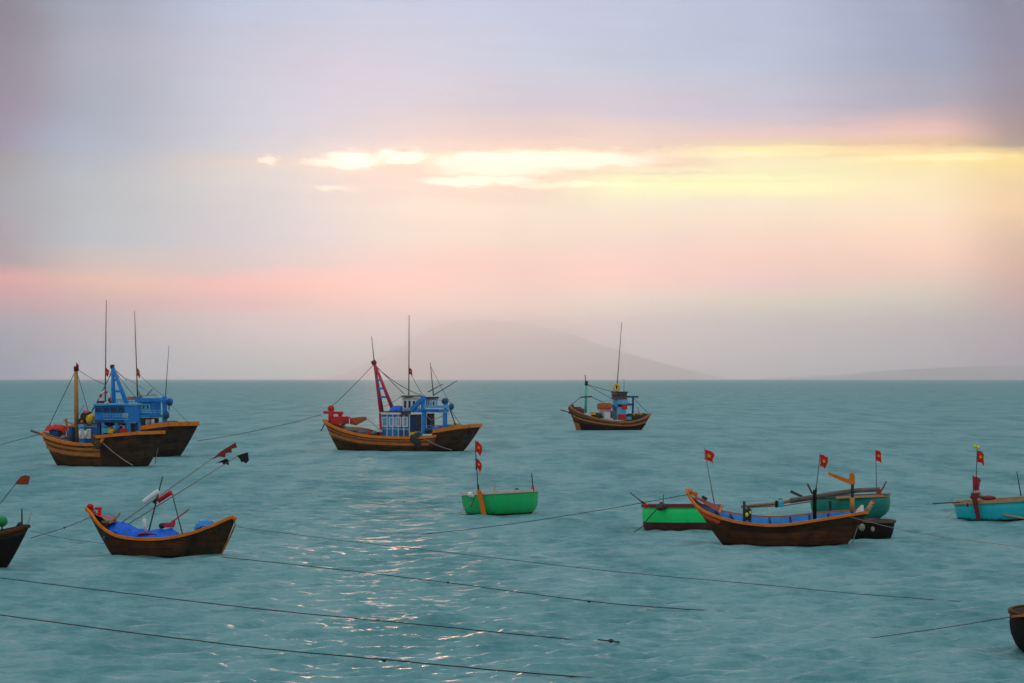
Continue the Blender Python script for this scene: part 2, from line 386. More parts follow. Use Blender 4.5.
    def build(s, name, mats, parent=None):
        bmesh.ops.recalc_face_normals(s.bm, faces=s.bm.faces)
        me = bpy.data.meshes.new(name); s.bm.to_mesh(me); s.bm.free()
        for m in (mats if isinstance(mats, (list, tuple)) else [mats]): me.materials.append(MATS[m] if isinstance(m, str) else m)
        o = bpy.data.objects.new(name, me); COL.objects.link(o)
        if parent is not None: o.parent = parent
        return o

class Frame:
    """a boat's own frame: origin on the water, x along the hull, yaw in degrees.  L(px, py, y) gives the local point
    that lies y metres off the hull's centre line (negative = near side) on the sight line of the survey station"""
    def __init__(s, name, px, wl, yaw, label, cat, group=None):
        s.Y = CAMZ * F / (wl - HOR); s.X = (px - 512) / F * s.Y
        s.c, s.s = math.cos(R(yaw)), math.sin(R(yaw))
        s.m = s.Y / F
        s.root = bpy.data.objects.new(name, None); COL.objects.link(s.root)
        s.root.location = (s.X, s.Y, 0); s.root.rotation_euler = (0, 0, R(yaw))
        tag(s.root, label, cat, group)
    def L(s, px, py, y=0.0):
        k = (px - 512) / F
        lx = (s.X - y * s.s - k * (s.Y + y * s.c)) / (k * s.s - s.c)
        Yw = s.Y + lx * s.s + y * s.c
        return Vector((lx, y, CAMZ - (py - HOR) / F * Yw))
    def W(s, px, py, y=0.0):
        p = s.L(px, py, y)
        return Vector((s.X + p.x * s.c - p.y * s.s, s.Y + p.x * s.s + p.y * s.c, p.z))
    def box(s, mb, x0, y0, x1, y1, d0, d1, bev=.02):
        """box whose near face spans the pixels (x0,y0)-(x1,y1), from depth d0 to d1"""
        a, b = s.L(x0, y0, d0), s.L(x1, y1, d0)
        if d1 - d0 > .5:                      # the far side shows beyond the near face on the turned end
            if s.s < 0: b.x = max(s.L(x1, y1, d1).x, a.x + .3)
            else: a.x = min(s.L(x0, y0, d1).x, b.x - .3)
        return mb.box(((a.x + b.x) / 2, (d0 + d1) / 2, (a.z + b.z) / 2), (abs(b.x - a.x), abs(d1 - d0), abs(a.z - b.z)), bev=bev)

def crom(P, n):
    P = np.array(P, float); m = len(P); out = []
    for q in np.linspace(0, m - 1, n):
        i = min(int(q), m - 2); t = q - i
        p0, p1, p2, p3 = P[max(i - 1, 0)], P[i], P[i + 1], P[min(i + 2, m - 1)]
        out.append(.5 * ((2 * p1) + (-p0 + p2) * t + (2 * p0 - 5 * p1 + 4 * p2 - p3) * t * t + (-p0 + 3 * p1 - 3 * p2 + p3) * t ** 3))
    return out

class Hull:
    """st: stations bow->stern (sheer px, sheer py, half beam, waterline px, half beam at water)"""
    def __init__(s, fr, st, heel=0.0, n=30, vcurve=.8):
        s.fr, s.heel, s.vc = fr, heel, vcurve
        rows = []
        for (ps, ys, bs, pw, bw) in st:
            a = fr.L(ps, ys, -bs); w = fr.L(pw, 0, -bw)
            rows.append((a.x, a.z, bs, w.x, bw))
        s.S = [(r[0], r[1], max(r[2], .02), r[3], max(r[4], .015)) for r in crom(rows, n)]
        s.n = n
    def pt(s, i, v, side, out=0.0):
        xs, zs, bs, xw, bw = s.S[i]
        if v >= 0:
            b = bw + (bs - bw) * (v ** s.vc); x = xw + (xs - xw) * (v ** .9); z = zs * v
        else:
            b = bw * (1 + .7 * v); x = xw + (xs - xw) * v * .5; z = zs * v
        b = max(b + out, .005)
        return Vector((x, side * b, z + s.heel * (side * b + bs) * max(v, 0)))
    def skin(s, name, mats, parent, vs, band, thick=.07, drop=.55):
        mb = MB(); n = s.n
        for side in (-1, 1):
            V = [[mb.bm.verts.new(s.pt(i, v, side)) for v in vs] for i in range(n)]
            for i in range(n - 1):
                for k in range(len(vs) - 1):
                    f = mb.bm.faces.new((V[i][k], V[i + 1][k], V[i + 1][k + 1], V[i][k + 1]))
                    f.smooth = True; f.material_index = band(i / (n - 1), (vs[k] + vs[k + 1]) / 2)
            # inner wall
            I = []
            for i in range(n):
                top = s.pt(i, 1, side, -thick); bot = s.pt(i, max(.25, 1 - drop / max(s.S[i][1], .2)), side, -thick)
                I.append([mb.bm.verts.new(top), mb.bm.verts.new(bot)])
            for i in range(n - 1):
                f = mb.bm.faces.new((I[i][0], I[i][1], I[i + 1][1], I[i + 1][0])); f.material_index = len(mats) - 1; f.smooth = True
                f = mb.bm.faces.new((V[i][-1], I[i][0], I[i + 1][0], V[i + 1][-1])); f.material_index = 0
            if side == -1: VL, IL = V, I
        for i0 in (0, n - 1):
            A = VL[i0]; B = V[i0]
            for k in range(len(vs) - 1):
                f = mb.bm.faces.new((A[k], A[k + 1], B[k + 1], B[k])); f.material_index = band(i0 / (n - 1), (vs[k] + vs[k + 1]) / 2)
            f = mb.bm.faces.new((IL[i0][0], IL[i0][1], I[i0][1], I[i0][0])); f.material_index = len(mats) - 1
        return mb.build(name, mats, parent)
    def deck(s, name, mat, parent, drop=.5, thick=.075, i0=0, i1=None):
        mb = MB(); i1 = s.n if i1 is None else i1; P = []
        for i in range(i0, i1):
            v = max(.27, 1 - drop / max(s.S[i][1], .2))
            a, b = s.pt(i, v, -1, -thick), s.pt(i, v, 1, -thick)
            P.append([a.lerp(b, k / 4) for k in range(5)])
        mb.grid(P)
        return mb.build(name, mat, parent)
    def rail(s, name, mat, parent, v=1.0, w=.12, h=.10, out=0.0, i0=0, i1=None, dz=0.0, stern=True, sides=(-1, 1), taper=None):
        mb = MB(); i1 = s.n if i1 is None else i1
        for side in sides:
            mb.ribbon([s.pt(i, v if not callable(v) else v(i / (s.n - 1)), side, out) + Vector((0, 0, dz)) for i in range(i0, i1)], w, h)
        if stern and i1 == s.n:
            a, b = s.pt(s.n - 1, v if not callable(v) else v(1), -1, out), s.pt(s.n - 1, v if not callable(v) else v(1), 1, out)
            z = Vector((.003, 0, dz + .004)); mb.ribbon([a + z, b + z], w, h)
        return mb.build(name, mat, parent)
    def bulwark(s, parent, mat, tops, i0, th=.09, name='bulwark'):
        """raised planking aft; tops: list of (px, py) of its near top edge"""
        fr = s.fr; xs = []; zs = []
        for px, py, y in tops:
            p = fr.L(px, py, -y); xs.append(p.x); zs.append(p.z)
        rows = []
        for i in range(i0, s.n):
            b = s.pt(i, 1, -1, 0.0); z = float(np.interp(b.x, xs, zs))
            up = max(z - b.z, .02); k = up / max(s.S[i][1], .3)
            fl = (s.S[i][0] - s.S[i][3]) * k * .8
            rows.append((b, up, fl))
        mb = MB(); topsL = {}
        for side in (-1, 1):
            O = []; I = []
            for (b, up, fl) in rows:
                p = Vector((b.x, side * abs(b.y), b.z + s.heel * (side + 1) * abs(b.y)))
                t = p + Vector((fl, side * up * .18, up))
                O.append((mb.bm.verts.new(p), mb.bm.verts.new(t)))
                q = Vector((0, -side * th, 0)); I.append((mb.bm.verts.new(p + q), mb.bm.verts.new(t + q)))
                topsL.setdefault(side, []).append(t - Vector((0, side * th / 2, 0)))
            for A, B in ((O, O), (I, I)):
                for k in range(len(A) - 1):
                    f = mb.bm.faces.new((A[k][0], A[k + 1][0], A[k + 1][1], A[k][1]))
            for k in range(len(O) - 1):
                mb.bm.faces.new((O[k][1], O[k + 1][1], I[k + 1][1], I[k][1]))
            mb.bm.faces.new((O[0][0], O[0][1], I[0][1], I[0][0]))
            if side == -1: E = (O[-1], I[-1])
        for A, B in ((E[0], O[-1]), (E[1], I[-1])):
            mb.bm.faces.new((A[0], A[1], B[1], B[0]))
        mb.bm.faces.new((E[0][1], E[1][1], I[-1][1], O[-1][1]))
        o = mb.build(name, mat, parent)
        return o, topsL

def cap_rail(parent, topsL, mat, w=.2, h=.14, name='cap_rail'):
    mb = MB(); z = Vector((0, 0, .05))
    for side in (-1, 1): mb.ribbon([p + z for p in topsL[side]], w, h)
    mb.ribbon([topsL[-1][-1] + z * 1.08, topsL[1][-1] + z * 1.08], w, h)
    return mb.build(name, mat, parent)

def flag(parent, p, w, h, mat='flag_red', star=True, dirx=1.0, droop=.25, seed=0, skew=0.0):
    """cloth flag whose hoist's top is at p, flying along +x of the parent; yellow star as a child"""
    rnd = random.Random(seed); mb = MB(); nx, nz = 8, 6; P = []
    ph = rnd.random() * 6; k1 = rnd.random(); droop += .12 + .25 * rnd.random()
    def at(u, v):
        sq = 1 - (.10 + .22 * k1) * v * u - .12 * u * math.sin(v * 4 + ph)
        return Vector((p[0] + dirx * w * u * sq, p[1] + .12 * w * math.sin(u * 5 + ph) * u, p[2] - h * v - droop * h * u * u + skew * h * u * (1 - v) - .06 * h * math.sin(u * 7 + ph) * u))
    for off in (-.006, .006):
        mb.grid([[at(i / nx, k / nz) + Vector((0, off, 0)) for i in range(nx + 1)] for k in range(nz + 1)])
    o = mb.build('flag', mat, parent)
    if star:
        sb = MB()
        c = at(.5, .5)
        pts = []
        for k in range(10):
            r_ = (.27 if k % 2 == 0 else .11) * min(h, w); a = math.pi / 2 + k * math.pi / 5
            pts.append(c + Vector((r_ * math.cos(a), 0, r_ * math.sin(a) - droop * h * .5 * (r_ * math.cos(a)) / w)))
        sb.poly(pts, (0, 1, 0), .16 * w)
        sb.build('star', 'star_yellow', o)
    return o

def mesh_part(fn, name, mat, parent=None):
    mb = MB(); fn(mb); return mb.build(name, mat, parent)

def pole(parent, a, b, r, mat='dark_pole', name='pole', r1=None):
    mb = MB(); a, b = Vector(a), Vector(b)
    mid = [a.lerp(b, t) for t in (0, .33, .66, 1)]
    mb.tube(mid, r, 7, r1); return mb.build(name, mat, parent)

def wire(parent, a, b, r=.018, sag=.0, mat='rope_dark', name='stay_wire'):
    a, b = Vector(a), Vector(b); mb = MB()
    mb.tube([a.lerp(b, t) - Vector((0, 0, sag * 4 * t * (1 - t))) for t in np.linspace(0, 1, 9)], r, 5)
    return mb.build(name, mat, parent)

def heap(parent, pts, name, mat, seed=0, res=.35):
    """soft pile of cloth / net: pts = (x, y, z, rx, ry, rz) overlapping lumps merged into one mesh"""
    mb = MB(); rnd = random.Random(seed)
    for i, (x, y, z, a, b, c) in enumerate(pts):
        mb.ell((x, y, z), (a, b, c), 14, 9, .22, seed * 31 + i)
    return mb.build(name, mat, parent)

from mathutils import noise as mnoise
def drape(fr, parent, prof, y0, y1, mat, name='tarpaulin', seed=0, low=.25):
    """cloth thrown over gear: prof = ridge line in pixels, spread from y0 (near) to y1 (far), creased"""
    P = []; R_ = [fr.L(px, py, (y0 + y1) / 2) for px, py in prof]
    xs = [p.x for p in R_]; zs = [p.z for p in R_]; n = 90; m = 30
    for i in range(n + 1):
        x = xs[0] + (xs[-1] - xs[0]) * i / n; zt = float(np.interp(x, xs, zs)); row = []
        for k in range(m + 1):
            v = k / m; y = y0 + (y1 - y0) * v
            c = 1 - abs(2 * v - 1) ** 2.6
            q = Vector((x * 3.1, y * 2.2, seed))
            w = mnoise.noise(q) * .09 + abs(mnoise.noise(q * 2.3)) * .07 + mnoise.noise(q * 5.1) * .03 + abs(mnoise.noise(q * 4.3 + Vector((9, 1, 2)))) * .045 + abs(mnoise.noise(q * 8.7)) * .025
            tp = .55 + .45 * min(1.0, 5 * min(i, n - i) / n)
            row.append(Vector((x + .03 * mnoise.noise(q * 2), (y0 + y1) / 2 + (y - (y0 + y1) / 2) * tp, zt - low * (1 - c) + w * (.4 + .6 * c))))
        P.append(row)
    mb = MB(); mb.grid(P); mb.grid([[p - Vector((0, 0, .03)) for p in r] for r in P])
    return mb.build(name, mat, parent)

def window(parent, fr, x0, y0, x1, y1, d, frame='white', glass='glass_dark', t=.07):
    a, b = fr.L(x0, y0, d), fr.L(x1, y1, d)
    mb = MB(); zc = (a.z + b.z) / 2; xc = (a.x + b.x) / 2; w = abs(b.x - a.x); h = abs(a.z - b.z)
    for s_ in (-1, 1):
        mb.box((xc, d - .03, zc + s_ * h / 2), (w + t, .08, t), bev=.01)
        mb.box((xc + s_ * w / 2, d - .03, zc), (t, .074, h - t), bev=.01)
    o = mb.build('window', frame, parent)
    pb = MB(); pb.box((xc, d - .012, zc), (w - t * .9, .02, h - t * .9), bev=0); pb.build('pane', glass, o)
    return o

#SETTING
# ------------------------------------------------------------------ the sea: one sheet, waves near, reaching the horizon
def build_sea():
    dense = np.arange(-15.5, 15.51, .08)
    left = np.concatenate([np.arange(-180, -60, 12), np.arange(-60, -15.5, 2.5)])
    ang = np.radians(np.concatenate([left, dense, -left[::-1]]))[:-1]
    r = [2, 8, 18, 30, 40]
    q = 47.0
    while q < 900: r.append(q); q *= 1.0017
    while q < 78000: r.append(q); q *= 1.12
    r.append(78000.0)
    r = np.array(r)
    A, Rr = np.meshgrid(ang, r)
    X = Rr * np.sin(A); Y = Rr * np.cos(A); Z = np.zeros_like(X)
    rng = np.random.RandomState(5)
    cell = np.maximum(Rr * .0023, 0.07)
    for k in range(70):
        lam = .42 * (2.8 / .42) ** rng.rand()
        th = R(200) + rng.randn() * .45
        kx, ky = 2 * math.pi / lam * math.cos(th - R(90)), 2 * math.pi / lam * math.sin(th - R(90))
        amp = .0086 * lam ** .30 * (.5 + rng.rand())
        fade = np.clip((lam / cell - 2.5) / 3.0, 0, 1)
        s_ = np.sin(kx * X + ky * Y + rng.rand() * 6.28)
        Z += amp * fade * (s_ + .25 * (s_ * s_ - .5))
    m = (np.abs(A) > R(16)); Z[m] = 0
    n0, n1 = X.shape
    co = np.stack([X, Y, Z], -1).reshape(-1, 3)
    co = np.concatenate([co, [[0, 0, 0]]])
    idx = np.arange(n0 * n1).reshape(n0, n1)
    nx = np.roll(idx, -1, axis=1)
    quads = np.stack([idx[:-1], idx[1:], nx[1:], nx[:-1]], -1).reshape(-1, 4)
    tris = np.stack([np.full(n1, n0 * n1), idx[0], nx[0]], -1)
    me = bpy.data.meshes.new('sea')
    nq, nt = len(quads), len(tris)
    me.vertices.add(len(co)); me.vertices.foreach_set('co', co.astype(np.float32).ravel())
    me.loops.add(nq * 4 + nt * 3)
    me.loops.foreach_set('vertex_index', np.concatenate([quads.ravel(), tris.ravel()]).astype(np.int32))
    me.polygons.add(nq + nt)
    ls = np.concatenate([np.arange(nq) * 4, nq * 4 + np.arange(nt) * 3]).astype(np.int32)
    me.polygons.foreach_set('loop_start', ls)
    me.polygons.foreach_set('use_smooth', np.ones(nq + nt, bool))
    me.update(calc_edges=True); me.validate()
    bm = bmesh.new(); bm.from_mesh(me)
    if sum(f.normal.z for f in list(bm.faces)[:50]) < 0:
        bmesh.ops.reverse_faces(bm, faces=bm.faces); bm.to_mesh(me)
    bm.free()
    o = bpy.data.objects.new('sea', me); COL.objects.link(o)
    tag(o, 'choppy teal sea reaching to the horizon under all the boats', 'sea', kind='structure')
    m = bpy.data.materials.new('sea_water'); m.use_nodes = True
    h = G(m.node_tree); b = m.node_tree.nodes['Principled BSDF']
    geo = h.n('ShaderNodeNewGeometry'); P = geo.outputs['Position']
    off = None
    for sc_, k, det in ((.6, .10, 2), (2.4, .66, 3), (6.5, .85, 2)):
        nn = h.noise(h.v('MULTIPLY', P, (.75, 1.25, 1)), sc_, det, .55)
        t = h.v('SCALE', h.v('SUBTRACT', nn.outputs['Color'], (.5, .5, .5)), scale=k * SLOPE)
        off = t if off is None else h.v('ADD', off, t)
    off = h.v('MULTIPLY', off, (.58, 1.0, 0))
    N = h.v('NORMALIZE', h.v('ADD', geo.outputs['Normal'], off))
    h.put(b.inputs['Normal'], N)
    big = h.noise(h.v('MULTIPLY', P, (.012, .02, 1)), 1.0, 4, .6)
    wave_shading = h.noise(h.v('MULTIPLY', P, (.5, .8, 1)), 1.0, 7, .72)  # light and dark of the wave faces, put into the base colour
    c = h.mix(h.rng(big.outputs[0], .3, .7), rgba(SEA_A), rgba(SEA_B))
    c = h.mix(h.m('MULTIPLY', h.rng(wave_shading.outputs[0], .4, .66), .55), c, rgba(SEA_C))
    streak_shading = h.noise(h.v('MULTIPLY', P, (.20, .035, 1)), 1.0, 6, .7)  # longer streaks of wave light and dark, painted into the colour as well
    c = h.mix(h.m('MULTIPLY', h.rng(streak_shading.outputs[0], .42, .68), .6), c, rgba(SEA_C))
    c = h.mix(h.m('MULTIPLY', h.rng(streak_shading.outputs[0], .54, .34), .55), c, rgba(SEA_D))
    c = h.mix(h.m('MULTIPLY', h.rng(wave_shading.outputs[0], .50, .34), .45), c, rgba(SEA_D))
    fo = h.noise(h.v('MULTIPLY', P, (.55, 1.3, 1)), 1.0, 5, .65)
    fm = h.noise(h.v('MULTIPLY', P, (.03, .05, 1)), 1.0, 2, .5)
    foam = h.m('MULTIPLY', h.rng(fo.outputs[0], .735, .80), h.rng(fm.outputs[0], .5, .62))
    c = h.mix(h.m('MULTIPLY', foam, .5), c, (.75, .8, .8, 1))
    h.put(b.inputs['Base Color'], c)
    b.inputs['IOR'].default_value = 1.33
    b.inputs['Specular IOR Level'].default_value = SEA_SPEC
    # ripples too small to resolve far out are carried by the gloss
    dist = h.v('LENGTH', h.v('MULTIPLY', P, (1, 1, 0)))
    gst = h.noise(h.v('MULTIPLY', P, (.035, .09, 1)), 1.0, 6, .68)
    gs2 = h.noise(h.v('MULTIPLY', P, (.35, .8, 1)), 1.0, 4, .6)
    gust = h.m('ADD', h.m('MULTIPLY', h.m('SUBTRACT', gst.outputs[0], .5), .42), h.m('MULTIPLY', h.m('SUBTRACT', gs2.outputs[0], .5), .30))
    h.put(b.inputs['Roughness'], h.m('MAXIMUM', h.m('ADD', h.rng(dist, 50.0, 150.0, SEA_ROUGH, SEA_FAR, smooth=False), gust), .06))
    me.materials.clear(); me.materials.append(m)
SLOPE = 1.5
SEA_A, SEA_B, SEA_C = (.096, .296, .316), (.114, .322, .334), (.23, .41, .42)  # SEA_C: pale wave reflections painted into the water colour
SEA_D = (.052, .185, .205)  # dark wave sides painted into the water colour
SEA_ROUGH, SEA_FAR, SEA_SPEC = .25, .47, .062
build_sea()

# ------------------------------------------------------------------ far land
def ridge(name, pts, Y, depth, label, col):
    """land mass with a traced skyline: real slopes running from front shore over the crest to the back shore"""
    xs = np.array([(p[0] - 512) / F * Y for p in pts]); zs = np.array([(HOR - p[1]) / F * Y + CAMZ for p in pts])
    n = 150; X = np.linspace(xs[0], xs[-1], n); Zc = np.interp(X, xs, zs)
    rnd = np.random.RandomState(3); P = []
    prof = [(-1, -.06), (-.8, .08), (-.6, .26), (-.4, .5), (-.2, .8), (0, 1), (.3, .75), (.6, .35), (1, -.06)]
    rough = np.convolve(rnd.randn(n + 8), np.ones(9) / 9, 'valid')
    for d, k in prof:
        w = np.convolve(rnd.randn(n + 8), np.ones(9) / 9, 'valid')
        P.append([Vector((x, Y + d * depth * (.4 + .6 * z / max(zs)) + w_ * depth * .12, max(z, 9) * k * (1 + .12 * w_ * (1 if 0 < abs(d) < 1 else 0)) - (20 if k < 0 else 0)))
                  for x, z, w_ in zip(X, Zc, w)])
    mb = MB(); mb.grid(P); o = mb.build(name, paint(name + '_ground', col, .9, tuple(c * .7 for c in col), .5, .0007), None)
    return tag(o, label, 'mountain' if name == 'mountain' else 'hills', kind='structure')
ridge('mountain', [(330,379),(352,370),(372,361),(390,352),(405,345),(420,335.5),(432,328),(446,323),(462,320.5),(478,319.5),(492,320.5),(505,320.5),(522,323.5),(545,327),(566,332.5),(585,339),(604,346),(626,353),(655,361),(690,370),(725,379)],
      72000, 7500, 'pale hazy mountain on the horizon beyond the fishing boats', (.05, .06, .05))
ridge('hills', [(760,379),(800,377),(840,375),(872,371.5),(905,369.5),(945,367.5),(985,366),(1030,365.5),(1100,366.5),(1190,371),(1260,379)],
      69000, 5400, 'low faint headland on the horizon at the far right', (.05, .06, .05))

# ------------------------------------------------------------------ haze over sea and land
HAZE_D, HAZE_G = 0.0000552, 0.89
def build_haze():
    mb = MB(); mb.box((0, 0, 885.0), (162000, 162000, 1792.0), bev=0)
    o = mb.build('haze', [], None)
    m = bpy.data.materials.new('haze_air'); m.use_nodes = True
    nt = m.node_tree; nt.nodes.clear()
    v = nt.nodes.new('ShaderNodeVolumePrincipled')
    v.inputs['Color'].default_value = (.98, .99, 1.0, 1)
    v.inputs['Density'].default_value = HAZE_D
    v.inputs['Anisotropy'].default_value = HAZE_G
    out = nt.nodes.new('ShaderNodeOutputMaterial')
    nt.links.new(v.outputs[0], out.inputs['Volume'])
    o.data.materials.clear(); o.data.materials.append(m)
    tag(o, 'pale evening haze over the sea fading the far land', 'haze', kind='stuff')
build_haze()
#BOATS
# ------------------------------------------------------------------ fishing boats
VS = [-.35, -.1, 0, .06, .2, .36, .42, .56, .62, .74, .80, .9, 1.0]
def strakes(t, v):            # planks between the orange belts
    if v < .05: return 1
    return 0

def mast_pole(parent, fr, x0, y0, x1, y1, r, d=0.0, mat='dark_pole', r1=None, name='antenna'):
    return pole(parent, fr.L(x0, y0, d), fr.L(x1, y1, d), r, mat, name, r1)

def ring(parent, c, R_, r, name='lifebuoy', mats=('white', 'red'), nrm=(0, -1, 0), matfn=lambda t: int(t * 8) % 2):
    mb = MB(); mb.torus(c, R_, r, nrm, 28, 8, matfn); return mb.build(name, list(mats), parent)

def crate(parent, fr, px, py, d, col, w=.5, h=.3):
    p = fr.L(px, py, d); mb = MB(); t = .035
    for k in (-1, 1):
        mb.box((p.x + k * w / 2, p.y, p.z), (t, w * .7, h), bev=0); mb.box((p.x, p.y + k * w * .35, p.z), (w, t, h), bev=0)
        mb.box((p.x, p.y + k * (w * .35 + .012), p.z + h * .32), (w + .05, t, .05), bev=0); mb.box((p.x, p.y + k * (w * .35 + .012), p.z - h * .1), (w + .05, t, .04), bev=0)
    mb.box((p.x, p.y, p.z - h / 2 + .02), (w - .04, w * .66, .03), bev=0)
    mb.build('fish_crate', col, parent)
def guard(parent, fr, x0, x1, y0, y1, d, n, mat='light_blue', r=.03):
    mb = MB()
    for k in range(n):
        x = x0 + (x1 - x0) * k / (n - 1); mb.tube([fr.L(x, y1, d), fr.L(x, y0, d)], r, 6)
    mb.tube([fr.L(x0, y0, d), fr.L((x0 + x1) / 2, y0, d), fr.L(x1, y0, d)], r, 6); mb.tube([fr.L(x0, (y0 + y1) / 2, d), fr.L(x1, (y0 + y1) / 2, d)], r * .8, 6)
    mb.build('guard_rail', mat, parent)
def line_of(parent, fr, pts, mat='rope_dark', r=.022, name='rigging'):
    mb = MB()
    for a, b_ in zip(pts, pts[1:]):
        A, B = fr.L(*a), fr.L(*b_); mb.tube([A.lerp(B, t) - Vector((0, 0, .10 * 4 * t * (1 - t))) for t in (0, .25, .5, .75, 1)], r, 5)
    mb.build(name, mat, parent)
def coil(parent, fr, px, py, d, r=.22, mat='rope_pale'):
    p = fr.L(px, py, d); mb = MB()
    for k in range(4): mb.torus(p + Vector((.02 * k, 0, .045 * k)), r - .03 * k, .03, (0, 0, 1), 18, 6)
    mb.build('rope_coil', mat, parent)

# ---------- boat with the red mast in the middle
def boat_middle():
    fr = Frame('fishing_boat', 404, 450.6, -17, 'brown fishing boat with blue cabin and red ladder mast, red bow deck', 'fishing boat', 'wooden fishing boats at anchor')
    rt, L = fr.root, fr.L
    H = Hull(fr, [(323.5, 420.5, .10, 338, .06), (331, 425.5, .85, 345, .4), (346, 431.5, 1.55, 356, 1.0), (366, 435.8, 2.0, 371, 1.5),
                  (392, 437.6, 2.2, 392, 1.8), (418, 437.6, 2.2, 415, 1.8), (440, 435.5, 2.1, 434, 1.65), (456, 433, 1.95, 447, 1.45), (466.5, 430.5, 1.75, 455, 1.2)], n=34)
    H.skin('hull', ['brown_planks', 'tar', 'dark_planks', 'warm_planks', 'grey_brown'], rt, VS, lambda t, v: 1 if v < .05 else (2 if t > .70 else (3 if v > .42 else 0)))
    H.deck('deck', 'grey_brown', rt, .45, i1=33)
    H.rail('gunwale', 'orange_rail', rt, 1.0, .16, .22, .03, i1=25, stern=False)
    H.rail('rubbing_strake', 'orange_wood', rt, lambda t: .62 - .16 * t, .14, .26, .03, i0=1, i1=24, stern=False)
    H.rail('rubbing_strake', 'orange_wood', rt, lambda t: .80 - .04 * t, .10, .12, .03, i0=1, i1=24, stern=False)
    o, tl = H.bulwark(rt, 'dark_planks', [(414, 434.6, 2.2), (440, 430.5, 2.1), (455, 428, 2), (468, 426.4, 1.75)], 23)
    cap_rail(o, tl, 'orange_rail', .24, .30)
    # bow
    mesh_part(lambda m: [fr.box(m, 331, 416.5, 349, 424, -.75, .75), m.bar(L(349, 417, -.8), L(356, 424, -.9), .12, .12)], 'bow_platform', 'red', rt)
    mesh_part(lambda m: (m.tube([L(331, 423, -.2), L(331, 408, -.2)], .24, 10), m.ell(L(331, 408.5, -.2), (.3, .3, .3))), 'bollard', 'red', rt)
    mesh_part(lambda m: m.bar(L(323.6, 412.4, -.1), L(343, 413, -.1), .2, .24), 'crossbar', 'red', rt)
    mesh_part(lambda m: m.bar(L(340, 411.5, .4), L(341, 423, .4), .3, .3), 'bollard', 'red', rt)
    mesh_part(lambda m: m.tube([L(325, 423, 0), L(321, 431, 0)], .05, 6), 'stem_rope', 'rope_dark', rt)
    mesh_part(lambda m: m.poly([L(350, 418, .9), L(366, 416.5, .9), L(367, 419.5, .9), L(356, 425.5, .9), L(350, 424, .9)], (0, 1, 0), .1), 'bow_board', 'orange_wood', rt)
    mesh_part(lambda m: m.grid([[L(366, 418, -.9), L(366, 417.5, .9)], [L(375, 426, -1.2), L(375, 424, 1.2)], [L(382, 434, -1.5), L(382, 431, 1.5)]]), 'awning', 'net', rt)
    mesh_part(lambda m: (m.bar(L(366.5, 417.5, -.95), L(382, 431.8, -1.5), .12, .14)), 'awning_spar', 'cream', rt)
    heap(rt, [(L(352, 430, -.6).x, -.4, 1.75, 1.3, .9, .3), (L(362, 433, -.6).x, -.3, 1.5, 1.2, 1.0, .4), (L(371, 434, -.6).x, -.4, 1.35, 1.0, .9, .3)], 'deck_tarp', 'pole_grey', 3)
    mesh_part(lambda m: m.tube([L(369, 438, -1.6), L(369, 429, -1.6)], .12, 8), 'bitt', 'red', rt)
    # low blue house with white framed panels
    hs = mesh_part(lambda m: fr.box(m, 380.5, 414.8, 409.5, 437, -1.25, 1.25), 'deckhouse', 'blue', rt)
    for x0 in (382.6, 389.4, 396.2, 402.8):
        window(hs, fr, x0, 417.4, x0 + 4.6, 426.3, -1.25, 'white', 'light_blue', .10)
    mesh_part(lambda m: fr.box(m, 380.2, 428.2, 409.7, 430.0, -1.31, -1.24, .01), 'trim_board', 'light_blue', hs)
    mesh_part(lambda m: fr.box(m, 379.2, 412.6, 411.2, 414.8, -1.42, 1.42), 'house_roof', 'white', hs)
    mesh_part(lambda m: fr.box(m, 379.6, 411.2, 416.5, 412.5, -1.36, 1.36), 'roof_deck', 'dark_red', hs)
    mesh_part(lambda m: m.bar(L(380, 413, -1.4), L(381.2, 437, -1.4), .17, .17), 'corner_post', 'crimson', rt)
    drape(fr, rt, [(390, 411), (392, 407.8), (396, 406.4), (400, 406.2), (403, 407.2), (405, 411)], -1.2, .6, 'tarp_blue', 'roof_tarp', 5.1, .35)
    # red ladder mast
    mst = MB()
    ap = L(374.2, 362.5, 0)
    for (x, y, d) in ((380.6, 412, -.7), (392.5, 410, -.7), (382.5, 412, .8), (393.5, 410, .8)):
        mst.tube([ap, L(x, y, d)], .10, 8, .14)
    ms = mst.build('ladder_mast', 'crimson', rt)
    for (xa, xb, y) in ((376.0, 380.6, 380), (377.3, 385.0, 388.5), (378.8, 388.0, 397)):
        mesh_part(lambda m: m.bar(L(xa, y, -.35), L(xb, y, -.35), .14, .16), 'rung', 'blue', ms)
    mesh_part(lambda m: m.tube([L(372.2, 363.5, 0), L(375.6, 361.5, 0)], .2, 8), 'mast_head', 'dark_red', ms)
    mast_pole(rt, fr, 374.2, 362, 371.6, 336.5, .045, 0, 'dark_pole', .025)
    a = mast_pole(rt, fr, 408.8, 398, 409.1, 315, .055, .3, 'dark_pole', .03)
    flag(a, L(408.9, 368, .3), .33, .52, 'flag_red', True, 1, .1, 3)
    mast_pole(rt, fr, 433.4, 396, 430.4, 363, .05, .3, 'dark_pole', .03)
    mast_pole(rt, fr, 434, 395, 457, 380.8, .045, .5, 'dark_pole', .03, 'spar')
    mast_pole(rt, fr, 428, 392, 443, 384, .045, .5, 'dark_pole', .03, 'spar')
    wire(rt, L(376, 366, 0), L(404, 394, 0), .03); wire(rt, L(376.5, 367, 0), L(421, 395, .2), .03, .3)
    wire(rt, L(374, 364, 0), L(328, 410, 0), .022, .1)
    # wheelhouse
    wh = mesh_part(lambda m: fr.box(m, 402.5, 397.5, 420, 411.2, -1.1, 1.1), 'wheelhouse', 'cream', rt)
